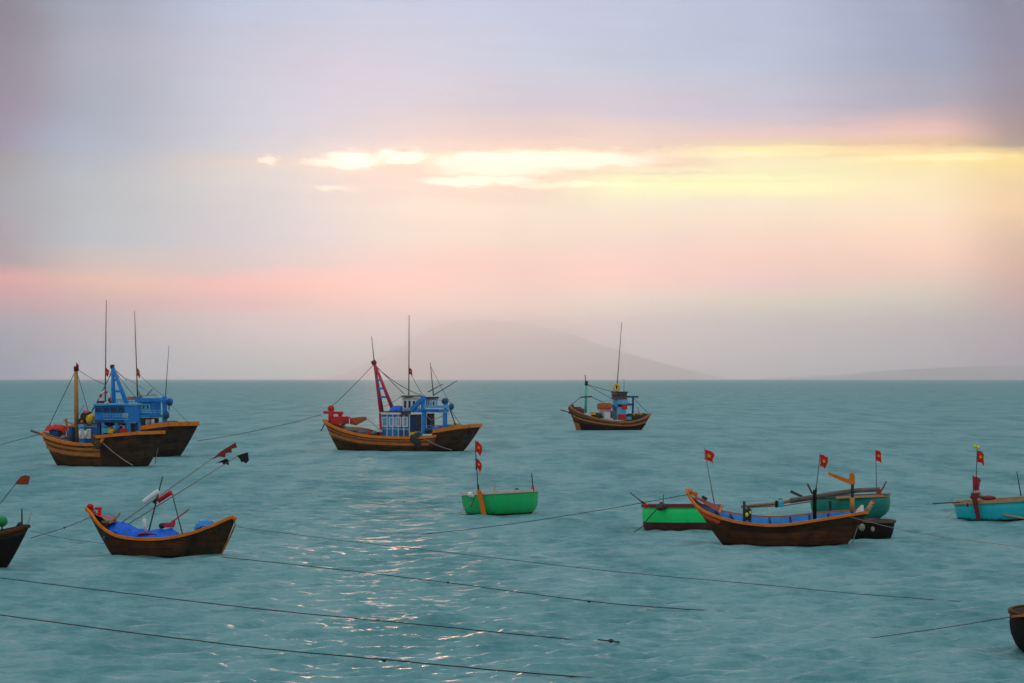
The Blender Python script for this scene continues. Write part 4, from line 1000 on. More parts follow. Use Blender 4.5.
# ------------------------------------------------------------------ sampans
def sampan_blue_tarp():
    fr = Frame('sampan', 163, 555.6, -6, 'dark sampan with orange gunwale, blue tarpaulin and red bow seat', 'sampan', 'wooden sampans')
    rt, L = fr.root, fr.L
    st = [(86, 508, .05, 112, .03), (91.5, 514, .25, 114, .12), (97, 522, .45, 117, .25), (106, 530.3, .66, 124, .42), (118, 536, .80, 132, .55), (136, 538.8, .88, 144, .62), (158, 539, .90, 160, .64),
          (178, 536.2, .86, 177, .58), (196, 531.6, .74, 193, .46), (212, 525.6, .56, 206, .30), (224, 520.2, .36, 214, .15), (231.5, 517.3, .20, 218.5, .06), (234.3, 519.5, .08, 220, .03)]
    H = Hull(fr, st, n=38)
    H.skin('hull', ['dark_planks', 'tar', 'brown_planks', 'grey_brown'], rt, VS, lambda t, v: 1 if v < .08 else (2 if t < .62 and v < .92 else 0), .05, .4)
    H.deck('floor_boards', 'grey_brown', rt, .42, .055, 2, 36)
    H.rail('gunwale', 'orange_rail', rt, 1.0, .085, .10, .02, stern=False)
    mesh_part(lambda m: m.ribbon([L(231, 517.6, 0), L(234.6, 520.5, 0), L(235.3, 525, 0), L(230, 537, 0), L(221, 555, 0)], .09, .12), 'stern_post', 'orange_wood', rt)
    bp = mesh_part(lambda m: m.grid([[L(94, 514.0, -.28), L(94, 512.6, .28)], [L(101, 517, -.45), L(101, 515, .45)], [L(110, 519, -.5), L(110, 517, .5)], [L(116, 518.4, -.5), L(116, 516.4, .5)], [L(116.2, 521, -.5), L(116.2, 519, .5)], [L(103, 524, -.44), L(103, 522, .44)]]), 'bow_seat', 'red', rt)
    mesh_part(lambda m: m.ribbon([L(102, 521.8, -.52), L(112, 521.2, -.54), L(118, 516.6, -.52), L(120.2, 512.8, -.48)], .06, .07), 'seat_edge', 'orange_wood', bp)
    mesh_part(lambda m: (m.ell(L(90.3, 506.3, 0), (.12, .11, .10)), m.ell(L(88.0, 509.5, 0), (.10, .1, .10)), m.bar(L(94, 510, .02), L(88, 505.2, .02), .1, .1)), 'bow_knob', 'red', rt)
    mesh_part(lambda m: (m.bar(L(99.5, 507, .2), L(99.8, 515, .2), .11, .11), m.bar(L(95, 508.5, .2), L(102, 508.3, .2), .08, .10)), 'bollard', 'red', rt)
    drape(fr, rt, [(106, 531), (109, 526), (114, 523), (119, 522), (125, 524.6), (132, 527.4), (138, 530), (145, 532)], -.62, .62, 'tarp_blue', seed=1.3, low=.30)
    drape(fr, rt, [(138, 534), (142, 532.4), (150, 531.4), (158, 530.2), (166, 529.8), (172, 530.4), (177, 533), (180, 536)], -.70, .60, 'tarp_blue', seed=7.7, low=.26)
    mesh_part(lambda m: m.tube([L(138, 534.8, -.55), L(146, 533.6, -.55), L(156, 535, -.55)], .045, 7), 'rope_coil', 'dark_red', rt)
    drape(fr, rt, [(195, 528), (199, 523.5), (204, 520.8), (209, 521), (213, 523.5)], -.38, .38, 'blue', 'stern_cover', 3.3, .16)
    heap(rt, [(L(203, 521.6, .3).x, .3, L(203.5, 521.8).z, .15, .2, .08)], 'stern_cloth', 'light_blue', 24)
    pole(rt, L(147.3, 537, 0), L(162.6, 476.5, 0), .03, 'dark_pole', 'post', .022)
    pole(rt, L(153.6, 503, 0), L(157.6, 497, 0), .055, 'dark_pole', 'lashing')
    pole(rt, L(183, 536, .3), L(171.5, 491.5, .3), .022, 'dark_pole', 'post', .018)
    mesh_part(lambda m: m.tube([L(145.8, 534, -.2), L(144.2, 518, -.2)], .055, 8, .05), 'white_post', 'white', rt)
    mesh_part(lambda m: m.tube([L(146, 524, -.2), L(142, 520, -.2)], .035, 8), 'white_post_arm', 'white', rt)
    mesh_part(lambda m: (m.bar(L(165, 527.3, -.2), L(189, 509.4, -.2), .05, .045), m.box(L(168.5, 525, -.2), (.4, .14, .16)), m.box(L(173.5, 522.6, -.2), (.12, .1, .18))), 'tiller', 'crimson', rt)
    mesh_part(lambda m: m.ell(L(162, 525.8, -.2), (.12, .1, .1)), 'engine_head', 'black_metal', rt)
    # marker poles lying across the tarpaulin
    def marker(label, a, fl, tip, fcol, fmat, flags, d):
        k = bpy.data.objects.new('marker_pole', None); COL.objects.link(k); A = fr.W(a[0], a[1], d); k.location = A
        tag(k, label, 'marker pole', 'flagged marker poles on the blue tarp sampan')
        def Q(x, y): return fr.W(x, y, d) - A
        pole(k, Q(*a), Q(*tip), .022, 'bamboo', 'pole', .012)
        u = (Q(*fl[1]) - Q(*fl[0]))
        mesh_part(lambda m: m.tube([Q(*fl[0]), Q(*fl[0]) + u * .12, Q(*fl[0]) + u * .88, Q(*fl[1])], .085, 10), 'float', fcol, k)
        for pts in flags:
            mb = MB(); P = [Q(*p) for p in pts]; mb.poly(P, (0, 1, 0), .02); mb.build('flag', fmat, k)
    marker('long marker pole with white float and ragged dark red flag, leaning over blue tarp', (111, 530), ((143.4, 502.2), (158.5, 491)), (214, 457.5), 'foam_white', 'flag_maroon',
           [[(212, 459.5), (220, 452), (228, 447), (235.5, 442.4), (237, 447.5), (231.5, 449), (232, 452.5), (226, 453), (225, 457.5), (219, 456.5)]], -.15)
    marker('long marker pole with red float and two black flags, leaning over blue tarp', (113, 533.5), ((158, 501), (171.4, 492)), (240, 454.6), 'red', 'black_cloth',
           [[(236.5, 455.6), (247.8, 452.2), (249, 460.5), (246, 463.5), (243, 461.5), (241.5, 462.8), (240, 459)], [(216, 463), (226, 458.6), (228.6, 460), (228.8, 465.3), (226, 463.8), (224, 465), (222, 462.5)]], .15)
sampan_blue_tarp()

def sampan_dark():
    fr = Frame('sampan', 781, 545.2, -5, 'dark sampan with bright blue interior, red-striped bow and orange tiller', 'sampan', 'wooden sampans')
    rt, L = fr.root, fr.L
    st = [(686.5, 490.5, .05, 723, .03), (690.5, 498.5, .22, 726, .12), (697, 506, .45, 731, .28), (706, 512, .66, 739, .46), (719, 517.2, .85, 748, .62), (735, 521.5, .98, 757, .72), (755, 524.4, 1.04, 768, .78), (777, 525.4, 1.04, 783, .78),
          (798, 523.2, .98, 799, .70), (817, 520.2, .86, 814, .56), (836, 517.2, .68, 827, .38), (852, 514.6, .48, 837, .20), (863.5, 512.6, .30, 844, .08), (867.5, 512.5, .12, 846, .03)]
    H = Hull(fr, st, heel=.09, n=40)
    H.skin('hull', ['dark_planks', 'tar', 'brown_planks', 'blue'], rt, VS, lambda t, v: 1 if v < .12 else (2 if v < .6 else 0), .05, .62)
    H.deck('floor_boards', 'grey_brown', rt, .60, .055, 3, 37)
    H.rail('gunwale', 'orange_rail', rt, 1.0, .09, .10, .02, stern=False)
    for k, (v0, i1) in enumerate(((.90, 13), (.80, 12), (.71, 11))):
        H.rail('bow_stripe', 'red' if k % 2 == 0 else 'orange_rail', rt, lambda t, v0=v0: v0 - .25 * max(0, .12 - t), .03, .10, .012, i0=1, i1=i1, stern=False)
    for i in (11, 14, 17, 20, 23, 26, 29):
        mesh_part(lambda m: m.ribbon([H.pt(i, .45, 1, -.09), H.pt(i, .7, 1, -.09), H.pt(i, .97, 1, -.085)], .07, .07), 'rib', 'dark_blue', rt)
    for i in (16, 22, 28):
        mesh_part(lambda m: m.ribbon([H.pt(i, .74, -1, -.08), H.pt(i, .74, 1, -.08)], .18, .05), 'thwart', 'blue', rt)
    mesh_part(lambda m: m.grid([[L(692, 498.5, -.2), L(692, 497.3, .22)], [L(700, 501, -.42), L(700, 498, .42)], [L(712, 508.5, -.62), L(712, 503, .62)], [L(721, 513, -.7), L(721, 506, .75)]]), 'bow_platform', 'dark_red', rt)
    mesh_part(lambda m: m.bar(L(719.5, 512.6, -.72), L(722, 505.5, .85), .09, .09), 'bow_beam', 'orange_wood', rt)
    mesh_part(lambda m: (m.ell(L(689.4, 491.5, 0), (.13, .1, .11)), m.bar(L(687.5, 491, .0), L(697.5, 495.2, 0), .12, .12), m.bar(L(695.6, 491.5, 0), L(696.6, 498, 0), .1, .1)), 'bow_knob', 'orange_rail', rt)
    mesh_part(lambda m: (m.bar(L(702, 496.5, .3), L(707, 499.5, .3), .1, .12)), 'cleat', 'dark_pole', rt)
    pole(rt, L(744.3, 525, -.1), L(744.3, 501.2, -.1), .055, 'dark_pole', 'post')
    mesh_part(lambda m: (m.box(L(748.2, 514.6, -.6), (.24, .22, .42)), m.ell(L(748.4, 509.4, -.6), (.08, .08, .08))), 'engine', 'black_metal', rt)
    heap(rt, [(L(746.8, 512, -.72).x, -.74, L(746.8, 513.8).z, .06, .05, .08), (L(750.2, 510, -.72).x, -.74, L(750.2, 511.5).z, .035, .04, .05)], 'engine_rag', 'lime', 31)
    pole(rt, L(814.7, 522, 0), L(814.9, 490, 0), .075, 'tar', 'post')
    pole(rt, L(812.6, 494, .1), L(807.4, 483.6, .1), .035, 'dark_pole', 'stick')
    # stern: rudder stock and its orange tiller
    rs = pole(rt, L(852.2, 514, 0), L(852.6, 483.5, 0), .06, 'black_metal', 'rudder_stock', .06)
    mesh_part(lambda m: m.tube([L(852, 512, 0), L(852.2, 497.5, 0)], .085, 8), 'stock_sleeve', 'mast_wood', rs)
    mesh_part(lambda m: m.poly([L(827.8, 472.0, 0), L(830, 472.4, 0), L(846, 478.2, 0), L(849, 479.0, 0), L(849.6, 473.2, 0), L(852.6, 472.4, 0), L(854.6, 474, 0), L(855, 484, 0), L(850, 484.4, 0), L(829, 475.6, 0)], (0, 1, 0), .12), 'tiller', 'orange_rail', rs)
    mesh_part(lambda m: (m.poly([L(855, 514, -.2), L(857.5, 509, -.2), L(861.5, 505, -.2), L(863.4, 505.2, -.2), L(863.8, 512, -.2)], (0, 1, 0), .16)), 'stern_fender', 'foam_white', rt)
    mesh_part(lambda m: (m.tube([L(866, 513, 0), L(869.5, 507, 0), L(873, 501.8, 0)], .10, 8, .08)), 'stern_horn', 'tan_rim', rt)
    mesh_part(lambda m: (m.tube([L(871.4, 504.4, 0), L(873.8, 500.8, 0)], .085, 8, .07)), 'horn_tip', 'red', rt)
    wire(rt, L(862, 514.5, -.2), L(852, 543, -.1), .02, 0, 'rope_pale', 'stern_line')
    # boom laid along the posts
    k = bpy.data.objects.new('boom', None); COL.objects.link(k); A = fr.W(744, 505.5, .05); k.location = A
    tag(k, 'long weathered wooden boom laid across the posts of the dark sampan with blue interior', 'boom')
    Q = lambda x, y, d=.16: fr.W(x, y, d) - A
    mesh_part(lambda m: m.tube([Q(741, 506.6), Q(778, 503.2), Q(800, 499)], .05, 8, .075), 'shaft', 'bamboo', k)
    mesh_part(lambda m: m.tube([Q(790, 500.8), Q(815, 497.0), Q(835, 493.5), Q(858, 490.4), Q(880, 489.4)], .10, 10, .085), 'sleeve', 'pole_grey', k)
    mesh_part(lambda m: m.tube([Q(748, 507.4, .3), Q(785, 505.4, .3), Q(812, 501.2, .3)], .025, 6), 'batten', 'tan_rim', k)
    j = bpy.data.objects.new('jerrycan', None); COL.objects.link(j); B = fr.W(780.5, 503.8, 0); j.location = B
    tag(j, 'cyan plastic jerrycan with black side, hung on the wooden boom', 'jerrycan')
    mesh_part(lambda m: m.box((0, -.02, 0), (.22, .16, .24), bev=.03), 'body', 'cyan_plastic', j)
    mesh_part(lambda m: m.box((-.15, -.02, -.01), (.10, .17, .26), bev=.02), 'cover', 'black_cloth', j)
    mesh_part(lambda m: m.torus((0, -.02, .14), .06, .015, (0, -1, 0), 12, 6), 'handle', 'black_cloth', j)
sampan_dark()

def sampan_edge():
    fr = Frame('sampan', -10, 567.6, 16, 'dark sampan cut by the left edge with green ball float on a stick', 'sampan', 'wooden sampans')
    rt, L = fr.root, fr.L
    st = [(-150, 519, .06, -128, .03), (-130, 530, .55, -112, .32), (-95, 540.5, .85, -85, .58), (-60, 541, .9, -58, .62), (-30, 538.6, .85, -34, .56), (-10, 535.4, .70, -18, .4), (5, 532.4, .5, -6, .24), (17, 529.0, .30, 1, .11), (25, 526.4, .16, 5, .05), (29.5, 526.3, .05, 7, .03)]
    H = Hull(fr, st, n=34)
    H.skin('hull', ['tar', 'tar', 'dark_planks', 'grey_brown'], rt, VS, lambda t, v: 2 if v > .8 else 0, .05, .4)
    H.deck('floor_boards', 'grey_brown', rt, .42, .055, 2, 32)
    H.rail('gunwale', 'brown_planks', rt, 1.0, .09, .10, .02, stern=False)
    mesh_part(lambda m: m.ell(L(1.5, 521.3, -.2), (.20, .20, .185), 18, 12), 'ball_float', 'buoy_green', rt)
    pole(rt, L(2.4, 533, -.2), L(2, 525, -.2), .03, 'dark_pole', 'float_stick')
    pole(rt, L(22, 527.5, 0), L(21.8, 508.8, 0), .03, 'dark_pole', 'post', .025)
    heap(rt, [(L(20, 524, 0).x, 0, L(20, 524.6).z, .10, .1, .09), (L(18.5, 525, 0).x, 0, L(18.6, 526.4).z, .08, .1, .08)], 'rope_knot', 'rope_dark', 41)
    pole(rt, L(27, 526.5, 0), L(31.6, 512, 0), .012, 'bamboo', 'stick')
    k = bpy.data.objects.new('marker_pole', None); COL.objects.link(k); A = fr.W(-24, 532, 0); k.location = A
    tag(k, 'marker pole with dark orange flag leaning out of the sampan at the left edge', 'marker pole')
    Q = lambda x, y: fr.W(x, y, 0) - A
    pole(k, Q(-24, 534), Q(17.5, 481.5), .018, 'dark_pole', 'pole', .012)
    fl = MB(); fl.poly([Q(14.5, 484.2), Q(18, 480), Q(21, 476.4), Q(25.5, 475), Q(30.2, 476.6), Q(28.4, 484.4), Q(22, 484.7)], (0, 1, 0), .02); fo = fl.build('flag', 'flag_orange', k)
    sb = MB(); c = Q(23.4, 480.2)
    sb.poly([c + Vector(((.055 if q % 2 == 0 else .023) * math.cos(math.pi / 2 + q * math.pi / 5), 0, (.055 if q % 2 == 0 else .023) * math.sin(math.pi / 2 + q * math.pi / 5))) for q in range(10)], (0, 1, 0), .03)
    sb.build('star', 'flag_red', fo)
sampan_edge()

# ------------------------------------------------------------------ round basket boats
def basket(fr, rx, ry, h, mats, prof, rim, tilt=(0, 0), seg=48, rimr=.05, band=None, rim_h=None, name='hull'):
    """open bowl; prof = list of (radius factor, height factor) from the keel up; tilt = (roll about y, pitch about x) degrees"""
    mb = MB(); q = Matrix.Rotation(R(tilt[0]), 3, 'Y') @ Matrix.Rotation(R(tilt[1]), 3, 'X')
    def ringv(k, z, inset=0.0):
        return [mb.bm.verts.new(q @ Vector(((rx * k - inset) * math.cos(2 * math.pi * a / seg), (ry * k - inset) * math.sin(2 * math.pi * a / seg), z))) for a in range(seg)]
    prev = None
    rows = [(k, z * h, 0.0, band(z) if band else 0) for k, z in prof] + [(k, z * h, .05, len(mats) - 1) for k, z in reversed(prof) if z > .12]
    for (k, z, ins, mi) in rows:
        V = ringv(k, z, ins)
        if prev:
            for a in range(seg):
                f = mb.bm.faces.new((prev[a], prev[(a + 1) % seg], V[(a + 1) % seg], V[a])); f.smooth = True; f.material_index = mi
        prev = V
    f = mb.bm.faces.new(prev); f.material_index = len(mats) - 1
    o = mb.build(name, mats, fr.root)
    rb = MB(); kt, zt = prof[-1]
    n = seg
    rb_pts = [q @ Vector((rx * kt * math.cos(2 * math.pi * a / n), ry * kt * math.sin(2 * math.pi * a / n), zt * h)) for a in range(n + 1)]
    rb.ribbon(rb_pts, rimr * 2, rim_h or rimr * 1.6)
    rb.build('rim', rim, fr.root)
    return o
PROF = [(.30, -.28), (.55, -.22), (.74, -.08), (.82, .03), (.89, .16), (.94, .34), (.965, .58), (.975, .8), (.98, 1.0)]

def bb_green():
    fr = Frame('basket_boat', 501, 514.3, 0, 'green round basket boat with white rim and orange board over its side', 'basket boat', 'round basket boats')
    rt, L = fr.root, fr.L
    basket(fr, 1.80, 1.65, 1.02, ['green_hull', 'maroon_bottom', 'net_brown'], PROF, 'pale_rim', (-3.2, -2.2), band=lambda z: 1 if z < .05 else 0, rimr=.06, rim_h=.13)
    mesh_part(lambda m: m.ribbon([L(477.6, 487.5, -1.45), L(479.8, 494, -1.66), L(481.6, 504, -1.62), L(484.6, 515, -1.45)], .12, .26) if False else m.poly([L(476.6, 490, -1.62), L(481.0, 490, -1.62), L(483, 498, -1.62), L(486.6, 515.6, -1.55), L(481.6, 516, -1.55), L(478.4, 498, -1.62)], (0, 1, 0), .10), 'rudder_board', 'orange_rail', rt)
    p = pole(rt, L(478.3, 494, -1.4), L(476.0, 455, -1.4), .025, 'dark_pole', 'flag_pole', .02)
    pole(p, L(476.0, 470, -1.4), L(475.4, 440, -1.4), .02, 'dark_pole', 'pole_tip', .015)
    pole(p, L(478.6, 491, -1.38), L(478.0, 484.5, -1.38), .045, 'black_cloth', 'binding')
    flag(p, L(475.4, 441, -1.4), .30, .50, 'flag_red', True, 1, .05, 11); flag(p, L(476.0, 458.6, -1.4), .26, .42, 'flag_red', True, 1, .25, 12)
    heap(rt, [(L(470.5, 493, -1.1).x, -1.1, L(470.5, 493.4).z, .14, .13, .12), (L(473, 494, -1.1).x, -1.15, L(473.2, 494.6).z, .1, .1, .09)], 'foam_block', 'foam_white', 13)
    pole(rt, L(493.6, 495, -.6), L(495.6, 483.4, -.6), .03, 'tan_rim', 'peg', .02)
    pole(rt, L(533.6, 494, -.6), L(531.6, 473.2, -.6), .035, 'dark_pole', 'post', .025)
    mesh_part(lambda m: m.box(L(532.6, 489.4, -.8), (.16, .14, .2)), 'thole', 'red', rt)
    mesh_part(lambda m: m.torus(L(517, 491.5, -1.0), .12, .035, (.4, -1, .2), 14, 6), 'tyre', 'black_cloth', rt)
    wire(rt, L(475, 497, -1.68), L(471.5, 507, -1.72), .022, -.05, 'rope_dark', 'hanging_rope'); wire(rt, L(471, 502, -1.7), L(455, 516, -1.9), .015, .05, 'rope_pale', 'painter')
bb_green()

def bb_bright():
    fr = Frame('basket_boat', 681, 529.4, 0, 'bright green basket boat with dark red bottom, partly behind the dark sampan', 'basket boat', 'round basket boats')
    rt, L = fr.root, fr.L
    prof = [(.6, -.3), (.80, -.15), (.93, .0), (.955, .1), (.97, .32), (.975, .34), (.985, .7), (.985, 1.0)]
    basket(fr, 1.62, 1.7, .98, ['maroon_bottom', 'bright_green', 'net_brown'], prof, 'dark_red', (0, -2), band=lambda z: 0 if z < .335 else 1, rimr=.05, rim_h=.10)
    p = pole(rt, L(714.6, 505, .3), L(703.9, 446.5, .3), .022, 'bamboo', 'flag_pole', .014)
    flag(p, L(704.6, 449.5, .3), .40, .42, 'flag_red', True, 1, .2, 15, .0)
    pole(rt, L(646.5, 505.4, -1.2), L(629.8, 492.4, -1.2), .03, 'dark_pole', 'oar', .02); pole(rt, L(646.5, 505.4, -1.2), L(641.5, 501.5, -1.2), .05, 'dark_pole', 'oar_grip')
    mesh_part(lambda m: m.box(L(646, 506, -1.25), (.2, .16, .14)), 'thole', 'red', rt)
    heap(rt, [(L(660, 505, -1.5).x, -1.55, L(660, 505.5).z, .17, .14, .14), (L(663.5, 504, -1.5).x, -1.5, L(663.5, 504.5).z, .15, .14, .12), (L(661.5, 502, -1.5).x, -1.5, L(661.5, 502.6).z, .10, .1, .1)], 'rope_bundle', 'net_brown', 16)
    pole(rt, L(663, 505, -1.5), L(663.4, 494.2, -1.5), .018, 'dark_pole', 'peg')
    wire(rt, L(657, 509, -1.74), L(645, 522, -1.76), .025, 0, 'rope_dark', 'hanging_rope'); wire(rt, L(645, 524.5, -1.76), L(633.8, 532.5, -1.9), .02, 0, 'rope_dark', 'hanging_rope')
bb_bright()

def bb_teal():
    fr = Frame('basket_boat', 851, 518.8, 0, 'teal round basket boat with tan rim board, behind the dark sampan', 'basket boat', 'round basket boats')
    rt, L = fr.root, fr.L
    prof = [(.30, -.28), (.50, -.22), (.66, -.1), (.76, .03), (.86, .14), (.94, .30), (.98, .52), (.99, .75), (.975, 1.0)]
    basket(fr, 1.78, 1.7, 1.02, ['teal_hull', 'net_brown', 'net_brown'], prof, 'pole_grey', (-2.2, -2), rimr=.05, rim_h=.08)
    mesh_part(lambda m: m.ribbon([L(836, 497.8, -1.64), L(850, 497, -1.74), L(866, 496.4, -1.62), L(880, 495.8, -1.15), L(888, 495.4, -.5)], .22, .09), 'rim_board', 'tan_rim', rt)
    mesh_part(lambda m: m.poly([L(828.6, 501, -1.70), L(831.4, 501, -1.70), L(831.6, 513, -1.68), L(829.2, 513, -1.68)], (0, 1, 0), .04), 'stain_board', 'net', rt)
    p = pole(rt, L(815.2, 497, -.4), L(820.3, 453, -.4), .022, 'dark_pole', 'flag_pole', .014)
    pole(p, L(815.6, 494.5, -.4), L(816.1, 488.4, -.4), .05, 'black_cloth', 'binding')
    flag(p, L(820.2, 454.5, -.4), .34, .52, 'flag_red', True, 1, -.1, 17)
    p = pole(rt, L(876.8, 496, -.2), L(875.6, 449.5, -.2), .018, 'dark_pole', 'flag_pole', .012)
    flag(p, L(875.7, 450.3, -.2), .28, .46, 'flag_red', True, 1, .05, 18)
    mesh_part(lambda m: (m.poly([L(876.4, 496.6, -1.2), L(877.6, 488.6, -1.2), L(881.6, 489.4, -1.2), L(880.6, 496.6, -1.2)], (0, 1, 0), .14)), 'thole', 'red', rt)
    pole(rt, L(881, 491.5, -1.2), L(886.6, 481, -1.2), .035, 'dark_red', 'handle', .03)
    pole(rt, L(802.5, 496.6, -.6), L(790.6, 491.2, -.6), .05, 'dark_pole', 'oar_tip', .07); pole(rt, L(818, 502, -.6), L(801, 496, -.6), .03, 'dark_pole', 'oar')
bb_teal()

def bb_turquoise():
    fr = Frame('basket_boat', 1003, 519.6, 0, 'turquoise basket boat with tan rim and red flag mast at the right edge', 'basket boat', 'round basket boats')
    rt, L = fr.root, fr.L
    prof = [(.5, -.3), (.72, -.15), (.88, .0), (.91, .06), (.94, .3), (.965, .6), (.985, 1.0)]
    basket(fr, 2.14, 1.7, .86, ['turquoise_hull', 'maroon_bottom', 'net_brown'], prof, 'tan_rim', (-3.4, -1.5), band=lambda z: 1 if z < .08 else 0, rimr=.06, rim_h=.12)
    mesh_part(lambda m: m.poly([L(971.6, 497, -1.58), L(976.6, 497, -1.58), L(980.6, 519, -1.44), L(976.6, 519.6, -1.44)], (0, 1, 0), .10), 'rudder_board', 'dark_red', rt)
    mesh_part(lambda m: (m.box(L(975, 495.6, -1.45), (.34, .2, .24)), m.bar(L(970.5, 498, -1.4), L(980, 492.5, -1.4), .12, .12)), 'rudder_block', 'dark_red', rt)
    heap(rt, [(L(977.5, 491, -1.4).x, -1.4, L(977.5, 491.5).z, .12, .12, .12), (L(980.5, 493, -1.4).x, -1.4, L(980.5, 494).z, .12, .12, .09)], 'rope_bundle', 'rope_pale', 19)
    heap(rt, [(L(988, 496, -1.2).x, -1.2, L(988, 496.5).z, .35, .25, .10)], 'cloth_heap', 'dark_red', 20)
    p = pole(rt, L(975.8, 496, -1.35), L(977.2, 446, -1.35), .022, 'dark_pole', 'flag_mast', .016)
    flag(p, L(977.0, 450.6, -1.35), .34, .50, 'flag_red', True, 1, .02, 21)
    pole(rt, L(973.4, 496, -1.3), L(972.8, 475, -1.3), .02, 'dark_red', 'flag_pole', .016)
    flag(rt, L(972.9, 476, -1.3), .33, .62, 'crimson', False, 1, .15, 22)
    heap(p, [(L(974.8, 445.4, -1.35).x, -1.35, L(974.8, 445.6).z, .075, .07, .085), (L(978.2, 446, -1.35).x, -1.35, L(978, 446.6).z, .085, .07, .08)], 'mast_head_rag', 'lime', 23)
    pole(rt, L(960, 502.2, -.9), L(932.4, 503.6, -.9), .028, 'dark_pole', 'oar', .026)
    pole(rt, L(1021, 496, -.4), L(1016.8, 471.5, -.4), .025, 'dark_pole', 'post', .02)
    mesh_part(lambda m: m.ell(L(967.4, 505, -1.45), (.05, .05, .09)), 'rope_knot', 'rope_dark', rt)
    wire(rt, L(958, 508, -.8), L(946, 518, -1.2), .012, .05, 'rope_pale', 'painter')
    pole(rt, L(1003, 514.6, -1.62), L(1030, 519.4, -1.62), .04, 'tan_rim', 'trailing_oar', .05)
bb_turquoise()

def bb_tar():
    fr = Frame('basket_boat', 862, 537.6, 0, 'small black tarred basket boat tucked under the dark sampan stern', 'basket boat', 'round basket boats')
    rt, L = fr.root, fr.L
    prof = [(.5, -.4), (.72, -.2), (.86, .0), (.92, .25), (.96, .6), (.98, 1.0)]
    basket(fr, 1.28, 1.2, .68, ['tar', 'tar', 'net'], prof, 'grey_brown', (1.6, -1), rimr=.05, rim_h=.11)
    heap(rt, [(L(870.5, 520, -.9).x, -.95, L(870.5, 520.6).z, .15, .12, .10), (L(875, 521, -.9).x, -.95, L(874.5, 521).z, .12, .12, .08)], 'cloth', 'pole_grey', 24)
    heap(rt, [(L(862, 525, -1.2).x, -1.2, L(862, 525.5).z, .12, .07, .14), (L(872.6, 527, -1.2).x, -1.22, L(873, 527.4).z, .08, .06, .10)], 'rope_loop', 'rope_pale', 25)
bb_tar()

def bb_corner():
    fr = Frame('basket_boat', 1078, 653, 0, 'dark tarred basket boat cut by the right edge near the bottom', 'basket boat', 'round basket boats')
    rt, L = fr.root, fr.L
    prof = [(.30, -.28), (.55, -.22), (.72, -.08), (.82, .03), (.90, .2), (.965, .45), (.99, .7), (.98, 1.0)]
    basket(fr, 1.55, 1.5, .93, ['tar', 'tar', 'net_brown'], prof, 'brown_planks', (0, 1.5), rimr=.045, rim_h=.08)
    mesh_part(lambda m: m.ribbon([L(1014, 616.4, -.6), L(1024, 615.4, -1.0), L(1040, 615, -1.3)], .14, .05), 'rim_board', 'orange_wood', rt)
bb_corner()

# ------------------------------------------------------------------ mooring ropes over and in the water
def wl(px, py, z=0.0):
    """point at height z above the sea seen at pixel (px, py) from the survey station"""
    z = z + .07 if z > .03 else z - .04
    Y = (CAMZ - z) * F / (py - HOR)
    return Vector(((px - 512) / F * Y, Y, z))
def rope(label, pts, r=.016, mat='rope_dark', knots=(), wob=.004):
    """pts are world points; the rope is an even tube through them"""
    P = crom([tuple(p) for p in pts], 60)
    P = [Vector(p) for p in P]
    rnd = random.Random(len(label)); mb = MB()
    P = [p + Vector((0, 0, wob * (rnd.random() - .5) * 2)) for p in P]
    mb.tube(P, r * .72, 6)
    for p in knots: mb.ell(p, (r * 2.6, r * 1.8, r * 1.8), 10, 7, .3, 1)
    o = mb.build('mooring_rope', mat); tag(o, label, 'rope', 'mooring ropes')
rope('mooring rope entering the photo at its left edge and rising to the orange-mast boat\'s bow', [wl(-30, 456, .9), wl(0, 445, 1.1) , Vector(((40.5 - 512) / F * 185, 186, 2.3))], .03)
a = Vector(((197 - 512) / F * 206, 206, CAMZ - (441 - HOR) / F * 206)); b = Vector(((322 - 512) / F * 230, 230, CAMZ - (414.5 - HOR) / F * 230))
rope('slack rope strung from the half hidden boat\'s stern to the red bow deck', [a, a.lerp(b, .3) - Vector((0, 0, .16)), a.lerp(b, .7) - Vector((0, 0, .16)), b], .03)
b5 = Vector(((90 - 512) / F * 91, 91.2, CAMZ - (517 - HOR) / F * 91.2)); b7 = Vector(((28 - 512) / F * 86, 86.5, CAMZ - (538 - HOR) / F * 86.5))
m_ = b5.lerp(b7, .45) - Vector((0, 0, .05))
rope('taut rope between the blue tarp sampan\'s bow and the sampan at the left edge', [b5, m_, b7], .017, knots=(m_,))
rope('thin rope lying on the water below the taut rope of the blue tarp sampan', [wl(31, 531, .06), wl(62, 538, .05), wl(104, 543.5, .04)], .012)
b6 = Vector(((688 - 512) / F * 97, 97, CAMZ - (494.5 - HOR) / F * 97)); w6 = wl(412, 535.5, -.03)
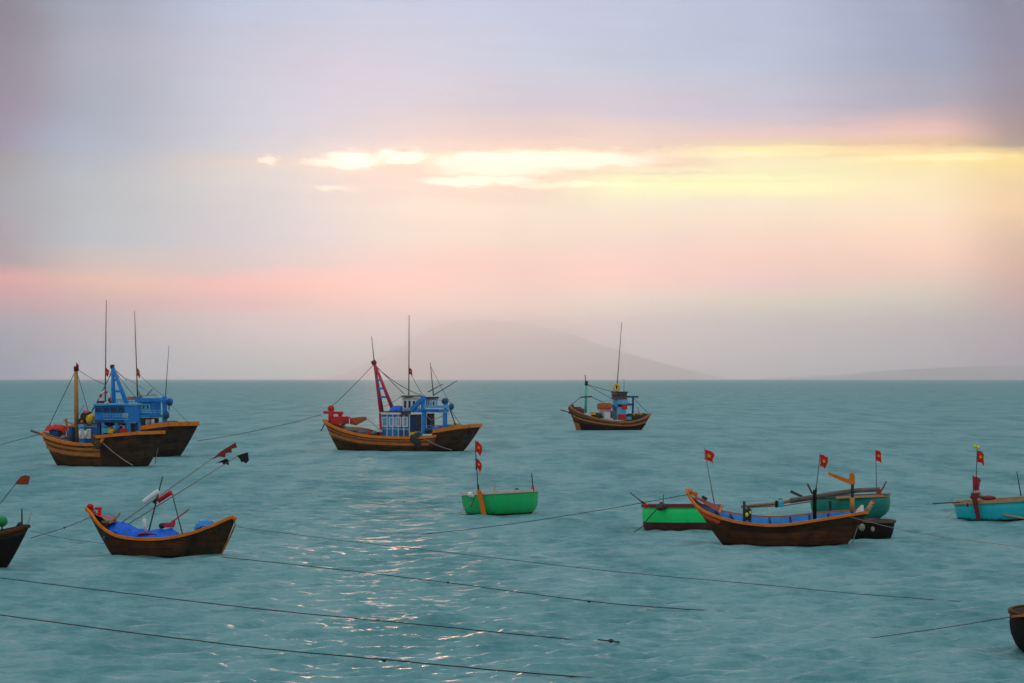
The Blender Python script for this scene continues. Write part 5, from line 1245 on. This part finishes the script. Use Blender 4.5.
rope('long rope slanting up from the water to the red-striped bow of the dark sampan', [w6, w6.lerp(b6, .35) - Vector((0, 0, .12)), w6.lerp(b6, .7) - Vector((0, 0, .10)), b6], .017)
rope('rope from the blue tarp sampan\'s stern drifting right across the glitter, ending in a knot', [wl(222, 557, .12), wl(330, 568.5, .10), wl(450, 583, .10), wl(560, 597.6, .10), wl(640, 606, .06), wl(742, 612.5, .02)], .017, knots=(wl(589, 601.5, .12), wl(448, 582.6, .12)))
rope('long thin rope crossing the whole middle of the picture from behind the blue tarp sampan', [wl(238, 527, .05), wl(330, 539, .05), wl(440, 551.5, .07), wl(600, 570, .09), wl(760, 584.5, .08), wl(860, 594, .07), wl(975, 602.5, .02)], .013)
rope('upper of the two long ropes running in from the left edge at the bottom', [wl(-25, 575, .14), wl(120, 592.5, .14), wl(260, 609, .12), wl(400, 622.5, .11), wl(500, 632.5, .09), wl(582, 640.5, .02)], .018)
rope('lowest long rope, nearest to the viewer, running from the left edge to the bottom', [wl(-25, 611.5, .16), wl(120, 631, .15), wl(260, 648, .13), wl(400, 661, .11), wl(500, 670.5, .08), wl(594, 678, .0)], .019, knots=(wl(384, 660.4, .12),))
rope('dark frayed rope end floating alone near the bottom of the picture', [wl(598, 639.6, .05), wl(610, 641.0, .08), wl(626, 642.6, .01)], .024, knots=(wl(611, 640.8, .09),))
s6 = Vector(((849 - 512) / F * 96, 95.6, CAMZ - (517 - HOR) / F * 95.6))
c_ = wl(943, 537, .12)
rope('pale rope from the dark sampan\'s stern out past the tarred basket boat to the right', [s6, s6.lerp(c_, .5) - Vector((0, 0, .06)), c_, wl(985, 542.4, .08), wl(1035, 548.5, .06)], .015, 'rope_pale', knots=(c_,))
e_ = Vector(((1012 - 512) / F * 58.6, 58.6, CAMZ - (616.8 - HOR) / F * 58.6))
rope('short mooring rope from the tarred basket boat at the bottom right corner', [wl(856, 640, -.03), wl(858, 639.7, .0).lerp(e_, .5) - Vector((0, 0, .02)), e_], .013)
